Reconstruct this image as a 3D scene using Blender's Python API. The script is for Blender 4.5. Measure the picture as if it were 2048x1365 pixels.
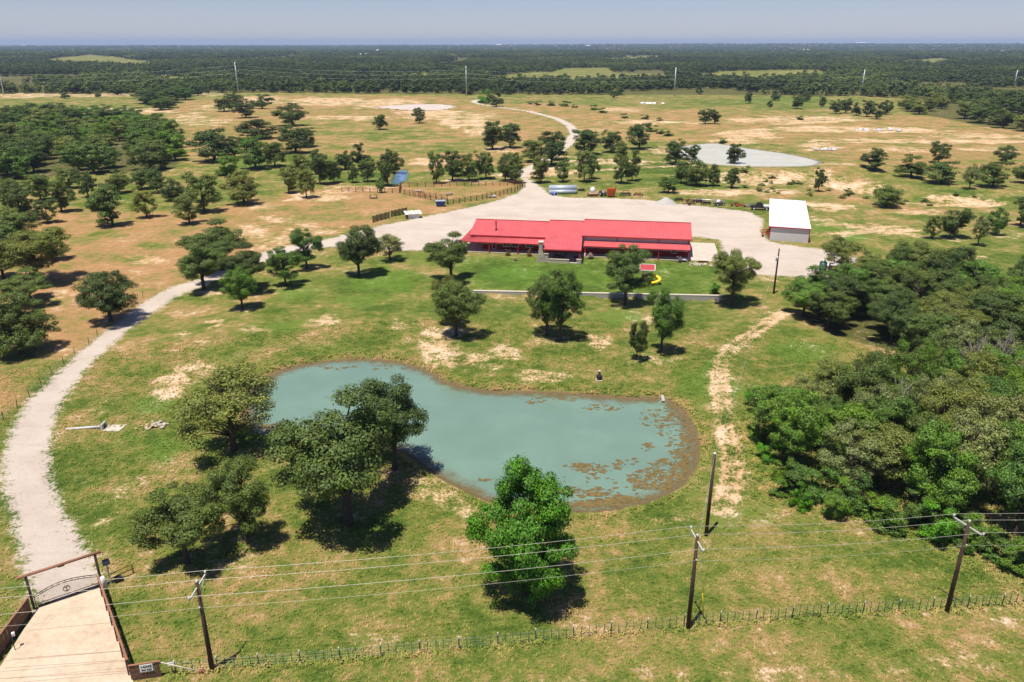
import bpy, math, random
import numpy as np
from mathutils import Vector, Matrix

for o in list(bpy.data.objects):
    bpy.data.objects.remove(o)
scene = bpy.context.scene
COL = scene.collection
R = math.radians

# ------------------------------------------------------------------ camera, sky, sun, exposure
CAM_H, FOCAL, HORIZON = 45.0, 1540.0, 88.0            # drone height (m), focal length in pixels of a 2048 px wide frame
PITCH = math.atan((682.5 - HORIZON) / FOCAL)
cam_data = bpy.data.cameras.new('camera')
cam_data.sensor_width = 36.0
cam_data.lens = 36.0 * FOCAL / 2048.0
cam_data.clip_start = 0.5
cam_data.clip_end = 60000.0
cam = bpy.data.objects.new('camera', cam_data)
COL.objects.link(cam)
cam.location = (0, 0, CAM_H)
cam.rotation_euler = (math.pi / 2 - PITCH, 0, 0)
scene.camera = cam

SUN_DIR = Vector((-0.61 * math.cos(R(74)), -0.79 * math.cos(R(74)), math.sin(R(74)))).normalized()
world = bpy.data.worlds.new('World')
scene.world = world
world.use_nodes = True
wn = world.node_tree
wn.nodes.clear()
sky_n = wn.nodes.new('ShaderNodeTexSky')
sky_n.sky_type = 'NISHITA'
sky_n.sun_disc = False
sky_n.sun_elevation = R(74)
sky_n.sun_rotation = math.atan2(SUN_DIR.x, SUN_DIR.y)
sky_n.altitude = 300
sky_n.air_density = 1.0
sky_n.dust_density = 0.0
sky_n.ozone_density = 2.0
bg_n = wn.nodes.new('ShaderNodeBackground')
bg_n.inputs['Strength'].default_value = 0.057
out_n = wn.nodes.new('ShaderNodeOutputWorld')
tint_n = wn.nodes.new('ShaderNodeMix')
tint_n.data_type = 'RGBA'; tint_n.blend_type = 'MULTIPLY'
tint_n.inputs[0].default_value = 1.0
tint_n.inputs[7].default_value = (0.95, 0.95, 1.25, 1.0)        # white balance of the summer haze
wn.links.new(sky_n.outputs[0], tint_n.inputs[6])
wn.links.new(tint_n.outputs[2], bg_n.inputs[0])
wn.links.new(bg_n.outputs[0], out_n.inputs[0])
sun_data = bpy.data.lights.new('sun', 'SUN')
sun_data.energy = 4.8
sun_data.angle = R(0.53)
sun_data.color = (1.0, 0.94, 0.84)
sun = bpy.data.objects.new('sun', sun_data)
COL.objects.link(sun)
sun.rotation_euler = (-SUN_DIR).to_track_quat('-Z', 'Y').to_euler()
scene.view_settings.view_transform = 'Standard'
scene.view_settings.look = 'None'
scene.view_settings.gamma = 1.0
scene.view_settings.use_curve_mapping = False
scene.view_settings.exposure = 0.45
scene.cycles.max_bounces = 6
scene.cycles.diffuse_bounces = 2
scene.cycles.glossy_bounces = 2
scene.cycles.transmission_bounces = 3
scene.cycles.volume_bounces = 0
scene.cycles.transparent_max_bounces = 4

# ------------------------------------------------------------------ surveying: a sighting in the 2048 px photograph -> a point on the land
def S(x, y, z=0.0):
    rx = (x - 1024) / FOCAL
    u = -(y - 682.5) / FOCAL
    dy = math.cos(PITCH) + math.sin(PITCH) * u
    dz = -math.sin(PITCH) + math.cos(PITCH) * u
    t = (CAM_H - z) / -dz
    return np.array([rx * t, dy * t])

def sight_height(x, y, x2, y2):
    b = S(x, y)
    rx = (x2 - 1024) / FOCAL
    u = -(y2 - 682.5) / FOCAL
    dy = math.cos(PITCH) + math.sin(PITCH) * u
    dz = -math.sin(PITCH) + math.cos(PITCH) * u
    t = math.hypot(*b) / math.hypot(rx, dy)
    return CAM_H + dz * t

def metres_per_px(p, z=0.0):
    fw = p[1] * math.cos(PITCH) + (CAM_H - z) * math.sin(PITCH)
    return fw / FOCAL

def SP(pts, z=0.0):
    return np.array([S(x, y, z) for x, y in pts])

# ------------------------------------------------------------------ small helpers
def tag(o, label=None, cat=None, group=None, kind=None):
    if label: o['label'] = label
    if cat: o['category'] = cat
    if group: o['group'] = group
    if kind: o['kind'] = kind
    return o

def empty(name, loc, rz=0.0, label=None, cat=None, group=None):
    o = bpy.data.objects.new(name, None)
    COL.objects.link(o)
    o.location = loc
    o.rotation_euler = (0, 0, rz)
    o.empty_display_size = 0.2
    return tag(o, label, cat, group)

def link_mesh(name, me, parent=None, loc=None, rot=None, scale=None):
    o = bpy.data.objects.new(name, me)
    COL.objects.link(o)
    if parent is not None: o.parent = parent
    if loc is not None: o.location = loc
    if rot is not None: o.rotation_euler = rot
    if scale is not None: o.scale = scale
    return o

class MB:
    """collects boxes, tubes, prisms into one mesh"""
    def __init__(s):
        s.v = []; s.f = []; s.sm = []
    def add(s, vs, fs, smooth=False):
        n = len(s.v)
        s.v += [tuple(map(float, p)) for p in vs]
        s.f += [tuple(i + n for i in f) for f in fs]
        s.sm += [smooth] * len(fs)
        return s
    def box(s, x0, x1, y0, y1, z0, z1):
        vs = [(x, y, z) for z in (z0, z1) for y in (y0, y1) for x in (x0, x1)]
        return s.add(vs, [(0, 2, 3, 1), (4, 5, 7, 6), (0, 1, 5, 4), (2, 6, 7, 3), (0, 4, 6, 2), (1, 3, 7, 5)])
    def hexa(s, b, t):
        """eight corners: bottom loop of four (counter-clockwise) and top loop of four"""
        return s.add(list(b) + list(t), [(3, 2, 1, 0), (4, 5, 6, 7), (0, 1, 5, 4), (1, 2, 6, 5), (2, 3, 7, 6), (3, 0, 4, 7)])
    def slab(s, q, th):
        """a thick sheet hanging below the quad q"""
        return s.hexa([(x, y, z - th) for x, y, z in q], q)
    def tube(s, pts, rads, n=8, smooth=True, caps=True):
        pts = [Vector(p) for p in pts]
        if not hasattr(rads, '__len__'): rads = [rads] * len(pts)
        vs = []; fs = []
        for i, p in enumerate(pts):
            a = pts[max(i - 1, 0)]; b = pts[min(i + 1, len(pts) - 1)]
            t = (b - a).normalized()
            ref = Vector((0, 0, 1)) if abs(t.z) < 0.9 else Vector((1, 0, 0))
            e1 = t.cross(ref).normalized(); e2 = t.cross(e1)
            for k in range(n):
                w = 2 * math.pi * k / n
                vs.append(p + (e1 * math.cos(w) + e2 * math.sin(w)) * rads[i])
        for i in range(len(pts) - 1):
            for k in range(n):
                k2 = (k + 1) % n
                fs.append((i * n + k, i * n + k2, (i + 1) * n + k2, (i + 1) * n + k))
        s.add(vs, fs, smooth)
        if caps:
            m = len(s.v) - len(vs)
            s.f += [tuple(m + k for k in range(n))[::-1], tuple(m + (len(pts) - 1) * n + k for k in range(n))]
            s.sm += [False, False]
        return s
    def bar(s, a, b, w, h):
        a = Vector(a); b = Vector(b); t = (b - a).normalized()
        ref = Vector((0, 0, 1)) if abs(t.z) < 0.95 else Vector((0, 1, 0))
        e1 = t.cross(ref).normalized() * (w / 2); e2 = e1.cross(t).normalized() * (h / 2)
        return s.hexa([a - e1 - e2, a + e1 - e2, b + e1 - e2, b - e1 - e2], [a - e1 + e2, a + e1 + e2, b + e1 + e2, b - e1 + e2])
    def ball(s, c, r, n=10, m=6, jit=0.0, rng=None, sq=(1, 1, 1)):
        vs = []; fs = []
        for i in range(m + 1):
            ph = math.pi * i / m
            for k in range(n):
                th = 2 * math.pi * k / n
                q = r * (1 + (rng.uniform(-jit, jit) if rng else 0))
                vs.append((c[0] + q * sq[0] * math.sin(ph) * math.cos(th), c[1] + q * sq[1] * math.sin(ph) * math.sin(th), c[2] + q * sq[2] * math.cos(ph)))
        for i in range(m):
            for k in range(n):
                k2 = (k + 1) % n
                fs.append((i * n + k, (i + 1) * n + k, (i + 1) * n + k2, i * n + k2))
        return s.add(vs, fs, jit == 0)
    def disc_wheel(s, c, r, w, axis='x', n=14):
        d = Vector((1, 0, 0)) if axis == 'x' else Vector((0, 1, 0))
        c = Vector(c)
        return s.tube([c - d * w / 2, c + d * w / 2], r, n)
    def mesh(s, name, mat):
        me = bpy.data.meshes.new(name)
        me.from_pydata(s.v, [], s.f)
        me.polygons.foreach_set('use_smooth', s.sm)
        if mat: me.materials.append(mat)
        me.update()
        return me
    def build(s, name, mat, parent=None, loc=None, rot=None):
        return link_mesh(name, s.mesh(name, mat), parent, loc, rot)

def fast_mesh(name, v, f):
    me = bpy.data.meshes.new(name)
    n = len(f)
    me.vertices.add(len(v)); me.vertices.foreach_set('co', np.asarray(v, np.float32).ravel())
    me.loops.add(n * 4); me.loops.foreach_set('vertex_index', np.asarray(f, np.int32).ravel())
    me.polygons.add(n); me.polygons.foreach_set('loop_start', np.arange(0, n * 4, 4, dtype=np.int32))
    me.update(calc_edges=True)
    return me

# ------------------------------------------------------------------ materials
def new_mat(name):
    m = bpy.data.materials.new(name)
    m.use_nodes = True
    nt = m.node_tree
    return m, nt, nt.nodes['Principled BSDF']

class NT:
    """terse node wiring"""
    def __init__(s, nt): s.nt = nt
    def n(s, t, **k):
        x = s.nt.nodes.new(t)
        for a, b in k.items(): setattr(x, a, b)
        return x
    def put(s, sock, val):
        if isinstance(val, bpy.types.NodeSocket): s.nt.links.new(val, sock)
        else: sock.default_value = val
    def math(s, op, a, b=0.5, c=0.0, clamp=False):
        x = s.n('ShaderNodeMath', operation=op); x.use_clamp = clamp
        s.put(x.inputs[0], a); s.put(x.inputs[1], b)
        if len(x.inputs) > 2: s.put(x.inputs[2], c)
        return x.outputs[0]
    def noise(s, vec, scale, detail=4, rough=0.55):
        x = s.n('ShaderNodeTexNoise')
        s.put(x.inputs['Vector'], vec)
        x.inputs['Scale'].default_value = scale; x.inputs['Detail'].default_value = detail; x.inputs['Roughness'].default_value = rough
        return x.outputs['Fac']
    def attr(s, name):
        x = s.n('ShaderNodeAttribute', attribute_name=name)
        return x.outputs['Fac']
    def mix(s, f, a, b, blend='MIX'):
        x = s.n('ShaderNodeMix', data_type='RGBA', blend_type=blend)
        s.put(x.inputs[0], f); s.put(x.inputs[6], a); s.put(x.inputs[7], b)
        return x.outputs[2]
    def ramp(s, f, stops):
        x = s.n('ShaderNodeValToRGB')
        e = x.color_ramp.elements
        while len(e) < len(stops): e.new(0.5)
        for q, (p, c) in zip(e, stops):
            q.position = p; q.color = (*c, 1) if len(c) == 3 else c
        s.put(x.inputs[0], f)
        return x.outputs[0]
    def smooth(s, v, a, b):
        x = s.n('ShaderNodeMapRange', interpolation_type='SMOOTHSTEP')
        s.put(x.inputs[0], v); x.inputs[1].default_value = a; x.inputs[2].default_value = b
        return x.outputs[0]

def rgba(c): return (c[0], c[1], c[2], 1.0)

def simple_mat(name, color, rough=0.7, metal=0.0, vary=0.15, scale=1.5, bump=0.0, spec=0.3):
    """a plain surface with mottling and fine wear"""
    m, nt, p = new_mat(name)
    t = NT(nt)
    tc = t.n('ShaderNodeTexCoord').outputs['Object']
    a = t.noise(tc, scale, 6, 0.6)
    b = t.noise(tc, scale * 9, 4, 0.6)
    f = t.math('ADD', t.math('MULTIPLY', a, 0.6), t.math('MULTIPLY', b, 0.4))
    dark = [c * (1 - vary * 1.6) for c in color]; lite = [min(1, c * (1 + vary)) for c in color]
    col = t.ramp(f, [(0.3, dark), (0.7, lite)])
    nt.links.new(col, p.inputs['Base Color'])
    p.inputs['Roughness'].default_value = rough
    p.inputs['Metallic'].default_value = metal
    p.inputs['Specular IOR Level'].default_value = spec
    if bump:
        bn = t.n('ShaderNodeBump'); bn.inputs['Strength'].default_value = bump; bn.inputs['Distance'].default_value = 0.05
        nt.links.new(b, bn.inputs['Height']); nt.links.new(bn.outputs[0], p.inputs['Normal'])
    return m

M = {}
M['roof_red'] = simple_mat('red_metal_roof', (0.56, 0.105, 0.108), 0.42, 0.0, 0.16, 0.35, spec=0.5)
M['wall_red'] = simple_mat('red_metal_wainscot', (0.30, 0.018, 0.022), 0.5, 0, 0.12)
M['trim_red'] = simple_mat('red_trim', (0.42, 0.03, 0.035), 0.5, 0, 0.1)
M['siding'] = simple_mat('pale_siding', (0.55, 0.53, 0.52), 0.6, 0, 0.06)
M['cream'] = simple_mat('cream_siding', (0.58, 0.52, 0.42), 0.7, 0, 0.08)
M['white_metal'] = simple_mat('white_metal_roof', (0.86, 0.85, 0.85), 0.35, 0, 0.03, 0.3, spec=0.5)
M['white_paint'] = simple_mat('white_paint', (0.78, 0.77, 0.74), 0.5, 0, 0.06)
M['concrete'] = simple_mat('concrete', (0.50, 0.44, 0.36), 0.85, 0, 0.14, 0.8, 0.2)
M['block'] = simple_mat('retaining_block', (0.42, 0.39, 0.35), 0.9, 0, 0.2, 1.2, 0.3)
M['stone'] = simple_mat('limestone', (0.48, 0.42, 0.33), 0.9, 0, 0.25, 2.0, 0.5)
M['glass'] = simple_mat('dark_window_glass', (0.02, 0.022, 0.026), 0.08, 0, 0.1, 1, spec=0.6)
M['wood_pole'] = simple_mat('creosote_pole', (0.075, 0.042, 0.03), 0.9, 0, 0.3, 3.0, 0.4)
M['galv'] = simple_mat('galvanised_steel', (0.55, 0.56, 0.57), 0.45, 0.5, 0.08)
M['wire'] = simple_mat('aluminium_conductor', (0.50, 0.47, 0.40), 0.4, 0.3, 0.05)
M['porcelain'] = simple_mat('grey_porcelain', (0.52, 0.50, 0.48), 0.25, 0, 0.05)
M['picket'] = simple_mat('weathered_picket', (0.16, 0.085, 0.06), 0.9, 0, 0.45, 2.2, 0.4)
M['rail_wood'] = simple_mat('brown_rail', (0.30, 0.14, 0.085), 0.85, 0, 0.25, 2.0, 0.3)
M['iron'] = simple_mat('dark_pipe', (0.055, 0.035, 0.03), 0.6, 0.2, 0.25)
M['tpost'] = simple_mat('green_tpost', (0.045, 0.05, 0.04), 0.7, 0.2, 0.2)
M['rust'] = simple_mat('rusty_steel', (0.22, 0.075, 0.035), 0.85, 0.1, 0.4, 3.0, 0.3)
M['orange'] = simple_mat('orange_rust_paint', (0.42, 0.085, 0.02), 0.75, 0, 0.25, 2)
M['dark'] = simple_mat('dark_machine_paint', (0.04, 0.03, 0.035), 0.6, 0.1, 0.3, 2)
M['blue'] = simple_mat('blue_paint', (0.03, 0.07, 0.30), 0.5, 0, 0.2)
M['pale_blue'] = simple_mat('pale_blue_steel', (0.46, 0.52, 0.60), 0.4, 0.25, 0.12)
M['yellow'] = simple_mat('yellow_plastic', (0.80, 0.58, 0.02), 0.35, 0, 0.05, spec=0.5)
M['cedar'] = simple_mat('cedar_wood', (0.36, 0.13, 0.045), 0.8, 0, 0.25, 3)
M['green_tank'] = simple_mat('dark_green_tank', (0.03, 0.10, 0.075), 0.4, 0, 0.15)
M['tan'] = simple_mat('tan_paint', (0.48, 0.36, 0.20), 0.7, 0, 0.15)
M['rubber'] = simple_mat('tyre_rubber', (0.02, 0.02, 0.02), 0.9, 0, 0.2)
M['gravel_heap'] = simple_mat('heaped_gravel', (0.44, 0.41, 0.38), 0.95, 0, 0.2, 2.5, 0.6)
M['black_paint'] = simple_mat('sign_lettering', (0.015, 0.015, 0.015), 0.6, 0, 0.1)
M['maroon'] = simple_mat('maroon_shingle', (0.40, 0.045, 0.05), 0.7, 0, 0.15, 3)
M['bloom'] = simple_mat('pale_bloom', (0.55, 0.42, 0.42), 0.8, 0, 0.2)
M['dark_shade_cloth'] = simple_mat('patio_furniture', (0.03, 0.03, 0.035), 0.7, 0, 0.2)

# ------------------------------------------------------------------ numpy noise and distance fields used to shape the land
def vnoise(x, y, seed=0):
    xi = np.floor(x).astype(np.int64); yi = np.floor(y).astype(np.int64)
    fx = x - xi; fy = y - yi
    fx = fx * fx * (3 - 2 * fx); fy = fy * fy * (3 - 2 * fy)
    def h(a, b):
        n = (a * 374761393 + b * 668265263 + seed * 974711) & 0xFFFFFFFF
        n = ((n ^ (n >> 13)) * 1274126177) & 0xFFFFFFFF
        return ((n ^ (n >> 16)) & 0xFFFF) / 65535.0
    return (h(xi, yi) * (1 - fx) + h(xi + 1, yi) * fx) * (1 - fy) + (h(xi, yi + 1) * (1 - fx) + h(xi + 1, yi + 1) * fx) * fy

def fbm(x, y, seed=0, oct=4):
    s = 0; a = 0.5
    for i in range(oct):
        s = s + a * vnoise(x * 2 ** i, y * 2 ** i, seed + i * 17); a *= 0.5
    return s / (1 - 0.5 ** oct)

def sstep(v, a, b):
    t = np.clip((v - a) / (b - a), 0, 1)
    return t * t * (3 - 2 * t)

def poly_sd(px, py, poly):
    """signed distance in metres, positive inside; -1000 well away from the outline"""
    px = np.asarray(px, float); py = np.asarray(py, float)
    out = np.full(px.shape, -1000.0)
    lo = poly.min(0) - 80; hi = poly.max(0) + 80
    idx = np.nonzero((px > lo[0]) & (px < hi[0]) & (py > lo[1]) & (py < hi[1]))[0]
    A = np.asarray(poly, float); B = np.roll(A, -1, 0); E = B - A; EE = (E * E).sum(1) + 1e-9
    for k in range(0, len(idx), 4000):
        j = idx[k:k + 4000]
        dx = px[j, None] - A[:, 0]; dy = py[j, None] - A[:, 1]
        t = np.clip((dx * E[:, 0] + dy * E[:, 1]) / EE, 0, 1)
        d = np.sqrt(((dx - t * E[:, 0]) ** 2 + (dy - t * E[:, 1]) ** 2).min(1))
        c = (A[:, 1] > py[j, None]) != (B[:, 1] > py[j, None])
        xx = E[:, 0] * dy / np.where(E[:, 1] == 0, 1e-12, E[:, 1]) + A[:, 0]
        ins = (c & (px[j, None] < xx)).sum(1) % 2 == 1
        out[j] = np.where(ins, d, -d)
    return out

def line_d(px, py, pts):
    d = np.full(px.shape, 1e9)
    for i in range(len(pts) - 1):
        ax, ay = pts[i]; bx, by = pts[i + 1]
        ex, ey = bx - ax, by - ay
        t = np.clip(((px - ax) * ex + (py - ay) * ey) / (ex * ex + ey * ey + 1e-9), 0, 1)
        d = np.minimum(d, np.hypot(px - ax - t * ex, py - ay - t * ey))
    return d

def spline(pts, k=6):
    """Catmull-Rom resampling of a closed outline"""
    p = np.array(pts, float); n = len(p); out = []
    for i in range(n):
        a, b, c, d = p[i - 1], p[i], p[(i + 1) % n], p[(i + 2) % n]
        for j in range(k):
            t = j / k
            out.append(0.5 * ((2 * b) + (c - a) * t + (2 * a - 5 * b + 4 * c - d) * t * t + (3 * b - 3 * c + d - a) * t ** 3))
    return np.array(out)

WATER_Z = -0.55
POND = spline(SP([(548, 752), (600, 735), (660, 725), (725, 722), (795, 728), (848, 744), (888, 766), (935, 779), (990, 787), (1060, 788), (1130, 791), (1200, 796),
                  (1265, 800), (1328, 803), (1362, 828), (1381, 860), (1387, 897), (1380, 936), (1360, 964), (1325, 986), (1285, 1002), (1240, 1013), (1190, 1020),
                  (1130, 1020), (1050, 1014), (985, 1000), (930, 975), (890, 955), (848, 926), (815, 903), (760, 892), (700, 886), (640, 880), (575, 866), (520, 866), (497, 842), (502, 800), (520, 772)], WATER_Z), 4)
FARPOND = spline(SP([(1372, 292), (1430, 287), (1480, 295), (1530, 302), (1590, 311), (1640, 324), (1622, 332), (1560, 334), (1480, 333), (1420, 329), (1385, 322), (1352, 312), (1345, 300)], WATER_Z), 3)
MUD = spline(SP([(752, 214), (820, 209), (880, 209), (908, 213), (895, 219), (850, 222), (790, 219)], WATER_Z), 3)
STOCK = spline(SP([(782, 366), (788, 352), (800, 342), (812, 340), (816, 350), (808, 365), (795, 369)], WATER_Z), 3)
WALL_A, WALL_B = S(946, 583), S(1442, 593)
HOUSE_A = S(960, 505); HB_ = S(1376, 522.5)
HU = (HB_ - HOUSE_A) / np.linalg.norm(HB_ - HOUSE_A); HV = np.array([-HU[1], HU[0]])
PONDS = [(POND, 2.0), (FARPOND, 5.0), (MUD, 9.0), (STOCK, 3.0)]
GULLY = SP([(1700, 372), (1780, 386), (1860, 398), (1930, 402), (1990, 398)])
DAM = SP([(1440, 352), (1540, 350), (1640, 352), (1720, 345)])

def height(x, y):
    x = np.asarray(x, float); y = np.asarray(y, float)
    r = np.hypot(x, y)
    z = (fbm(x / 34, y / 34, 3) - 0.5) * 0.5 * sstep(r, 20, 60) * (1 - sstep(r, 2500, 5000))
    z = z + (fbm(x / 140, y / 140, 9) - 0.5) * 3.0 * sstep(r, 220, 420)
    yard = sstep(r, 120, 135) * (1 - sstep(r, 235, 260)) * sstep(x, -50, -30) * (1 - sstep(x, 75, 95))
    z = z * (1 - 0.92 * yard)
    # step down in front of the garden wall
    wd = (WALL_B - WALL_A) / np.linalg.norm(WALL_B - WALL_A); wn_ = np.array([-wd[1], wd[0]])
    u = (x - WALL_A[0]) * wd[0] + (y - WALL_A[1]) * wd[1]; v = (x - WALL_A[0]) * wn_[0] + (y - WALL_A[1]) * wn_[1]
    L = np.linalg.norm(WALL_B - WALL_A)
    along = sstep(u, -8, 2) * (1 - sstep(u, L - 1, L + 10))
    z = z - along * (0.45 + 0.7 * np.clip(u / L, 0, 1)) * np.where(v < 0.22, np.exp(np.minimum(v, 0) / 11.0), 0)
    # bank of the dam below the far pond and the washed-out gully
    z = z + 2.6 * np.exp(-(line_d(x, y, DAM) / 8.0) ** 2) - 2.2 * np.exp(-(line_d(x, y, GULLY) / 7.0) ** 2)
    # ponds lie in shallow basins
    for poly, w in PONDS:
        box = (x > poly[:, 0].min() - 30) & (x < poly[:, 0].max() + 30) & (y > poly[:, 1].min() - 30) & (y < poly[:, 1].max() + 30)
        if box.any():
            sd = np.full(x.shape, -1e3)
            sd[box] = poly_sd(x[box], y[box], poly)
            k = sstep(sd, -w * 2.2, -w)
            z = z * (1 - k) + k * (WATER_Z * sstep(sd, -w, 0) - 0.9 * sstep(sd, 0, 3) - 0.02)
    # low ridges on the skyline
    az = np.arctan2(x, y)
    z = z + sstep(r, 5000, 12000) * (18 + 26 * sstep(az, -0.25, 0.35) + 16 * (fbm(az * 9 + 40, r / 4000, 5) - 0.5))
    z = z + 14 * sstep(r, 1500, 3000) * (fbm(x / 900 + 7, y / 900, 21) - 0.5)
    return z

def hz(x, y):
    return float(height(np.array([x]), np.array([y]))[0])

def at(x, y, dz=0.0):
    p = S(x, y)
    return Vector((p[0], p[1], hz(p[0], p[1]) + dz))

# ------------------------------------------------------------------ the land sheet
rings = [0.0, 8, 16, 24]
r = 30.0
while r < 26000:
    rings.append(r)
    g_ = 0.0075 if r < 138 else (0.0038 if r < 150 else (0.0075 if r < 420 else (0.013 if r < 1200 else (0.03 if r < 5000 else 0.06))))
    r *= 1 + g_
rings = np.array(rings)
fine = np.arange(-0.74, 0.7401, 0.0055)
coarse = np.linspace(0.74, 2 * math.pi - 0.74, 62)[1:-1]
angs = np.concatenate([fine, coarse])
NR, NA = len(rings), len(angs)
RR, AA = np.meshgrid(rings, angs, indexing='ij')
GX = (RR * np.sin(AA)).ravel(); GY = (RR * np.cos(AA)).ravel()
GZ = height(GX, GY)
ii, jj = np.meshgrid(np.arange(NR - 1), np.arange(NA), indexing='ij')
j2 = (jj + 1) % NA
FACES = np.stack([ii * NA + jj, (ii + 1) * NA + jj, (ii + 1) * NA + j2, ii * NA + j2], -1).reshape(-1, 4)

FIELD = {k: np.zeros(len(GX)) for k in ('dry', 'bare', 'lush', 'wood', 'wet')}
RAD = np.hypot(GX, GY)
NEAR = RAD < 1600
nx, ny = GX[NEAR], GY[NEAR]

def ellipse(kind, cx, cy, rx, ry, s=1.0, hard=0.5):
    if kind == 'bare' and cy < 420: hard, s = 0.85, min(1.0, s + 0.12)
    elif kind == 'bare' and cy < 800: hard, s = 0.35, min(1.0, s + 0.06)
    c = S(cx, cy); u = (S(cx + rx, cy) - S(cx - rx, cy)) / 2; v = (S(cx, cy - ry) - S(cx, cy + ry)) / 2
    c = (S(cx, cy - ry) + S(cx, cy + ry)) / 2
    det = u[0] * v[1] - u[1] * v[0]
    dx, dy = nx - c[0], ny - c[1]
    a = (dx * v[1] - dy * v[0]) / det; b = (-dx * u[1] + dy * u[0]) / det
    q = np.hypot(a, b)
    near = q < 2.2
    wob = np.zeros(len(q)); k_ = cx * 0.37 + cy * 0.11
    wob[near] = (fbm(a[near] * 2.1 + k_, b[near] * 2.1 - k_, 41, 4) - 0.5) * 2.0
    q = q + wob * 0.8
    f = FIELD[kind][NEAR]
    f = np.maximum(f, s * (1 - sstep(q, hard, 1.35))) if s > 0 else f + s * (1 - sstep(q, hard, 1.35))
    FIELD[kind][NEAR] = f

def region(kind, pts, s=1.0, soft=6.0):
    sd = poly_sd(nx, ny, SP(pts))
    f = FIELD[kind][NEAR]
    k = sstep(sd, -soft, soft)
    FIELD[kind][NEAR] = f * (1 - k) + s * k

FIELD['dry'][:] = 0.45
FIELD['bare'][:] = 0.16
region('dry', [(-200, 480), (100, 415), (250, 425), (420, 420), (560, 385), (700, 375), (850, 368), (1040, 362), (1050, 372), (1000, 400), (850, 430), (700, 465), (600, 487), (480, 520), (340, 572), (200, 668), (60, 795), (-300, 950)], 0.86, 5)
region('dry', [(330, 205), (560, 190), (900, 193), (1040, 213), (1150, 262), (1040, 330), (860, 345), (600, 310), (400, 330), (330, 260)], 0.74, 14)
region('dry', [(1000, 205), (1400, 205), (2048, 225), (2300, 250), (2300, 350), (2048, 345), (1720, 340), (1660, 310), (1480, 282), (1200, 282)], 0.74, 14)
region('dry', [(1420, 340), (1660, 345), (1960, 405), (1960, 450), (1640, 400), (1440, 395)], 0.62, 5)
region('dry', [(-100, 205), (330, 205), (300, 240), (-100, 260)], 0.42, 12)
region('dry', [(1040, 190), (1900, 190), (1900, 232), (1500, 228), (1040, 204)], 0.48, 10)
region('dry', [(880, 512), (1080, 512), (1380, 528), (1440, 535), (1440, 588), (945, 583)], 0.20, 2)
region('lush', [(880, 514), (1080, 514), (1380, 530), (1440, 537), (1440, 588), (945, 583)], 0.55, 2)
region('dry', [(120, 860), (400, 700), (700, 560), (880, 560), (1200, 640), (1440, 640), (1420, 760), (1000, 770), (700, 715), (540, 740), (480, 870), (300, 1000)], 0.40, 6)
region('dry', [(200, 1180), (960, 1120), (1400, 1040), (2048, 1040), (2300, 1300), (2048, 1400), (200, 1400)], 0.46, 4)
region('dry', [(-100, 1000), (20, 1030), (60, 1200), (-60, 1365), (-200, 1365)], 0.62, 2)
region('dry', [(1620, 460), (1860, 500), (2048, 560), (2100, 480), (1900, 430), (1640, 420)], 0.46, 3)
for e in [(760, 270, 120, 14, -0.28), (640, 250, 90, 10, -0.18), (800, 300, 160, 10, -0.25), (560, 330, 120, 20, -0.25), (720, 355, 120, 10, -0.3), (940, 345, 80, 12, -0.3),
          (230, 400, 60, 12, -0.3), (230, 470, 60, 10, -0.28), (320, 490, 50, 8, -0.25), (270, 525, 30, 8, -0.3), (60, 740, 80, 40, -0.3), (300, 570, 40, 20, -0.2), (1250, 330, 140, 14, -0.25),
          (1560, 205, 160, 10, -0.2), (1300, 370, 160, 12, -0.25), (620, 440, 40, 8, -0.2), (920, 400, 60, 8, -0.3), (1440, 345, 160, 10, -0.2), (760, 428, 60, 6, -0.2), (660, 415, 60, 6, -0.25)]:
    ellipse('dry', *e)
for e in [(600, 590, 60, 18, .7), (760, 560, 80, 30, .8), (560, 655, 60, 14, .7), (720, 600, 60, 16, .7), (300, 805, 50, 22, .8), (330, 890, 80, 32, .75), (1420, 770, 70, 45, .75), (1480, 1030, 70, 40, .6),
          (1240, 632, 70, 18, .8), (1600, 705, 80, 34, .8), (1520, 790, 50, 26, .7), (1050, 545, 90, 18, .9), (1010, 560, 80, 18, .8), (1180, 560, 60, 24, .7), (1300, 600, 60, 20, .5), (1690, 470, 60, 24, .9), (1640, 455, 40, 14, .8),
          (1400, 960, 50, 40, .6), (330, 1000, 60, 20, .3), (640, 950, 90, 50, .25), (270, 1320, 10, 25, .8), (330, 1345, 60, 8, .5), (30, 1280, 40, 40, .7), (20, 1180, 40, 60, .5), (410, 1230, 40, 30, .3), (1010, 640, 60, 30, .35),
          (1500, 560, 40, 10, .3), (1450, 1130, 140, 50, .35), (860, 520, 60, 18, .6), (600, 560, 60, 20, .5), (1000, 1300, 300, 30, .12), (470, 700, 70, 20, .5), (640, 700, 60, 14, .5), (200, 1060, 40, 50, .2), (1700, 1150, 200, 30, .15),
          (1560, 203, 120, 7, .5), (420, 365, 30, 10, .5), (470, 330, 40, 10, .6), (1260, 345, 60, 8, .4), (815, 352, 14, 10, 1.0), (1320, 395, 30, 5, .4), (1250, 208, 150, 5, .3)]:
    ellipse('lush', *e)
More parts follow.
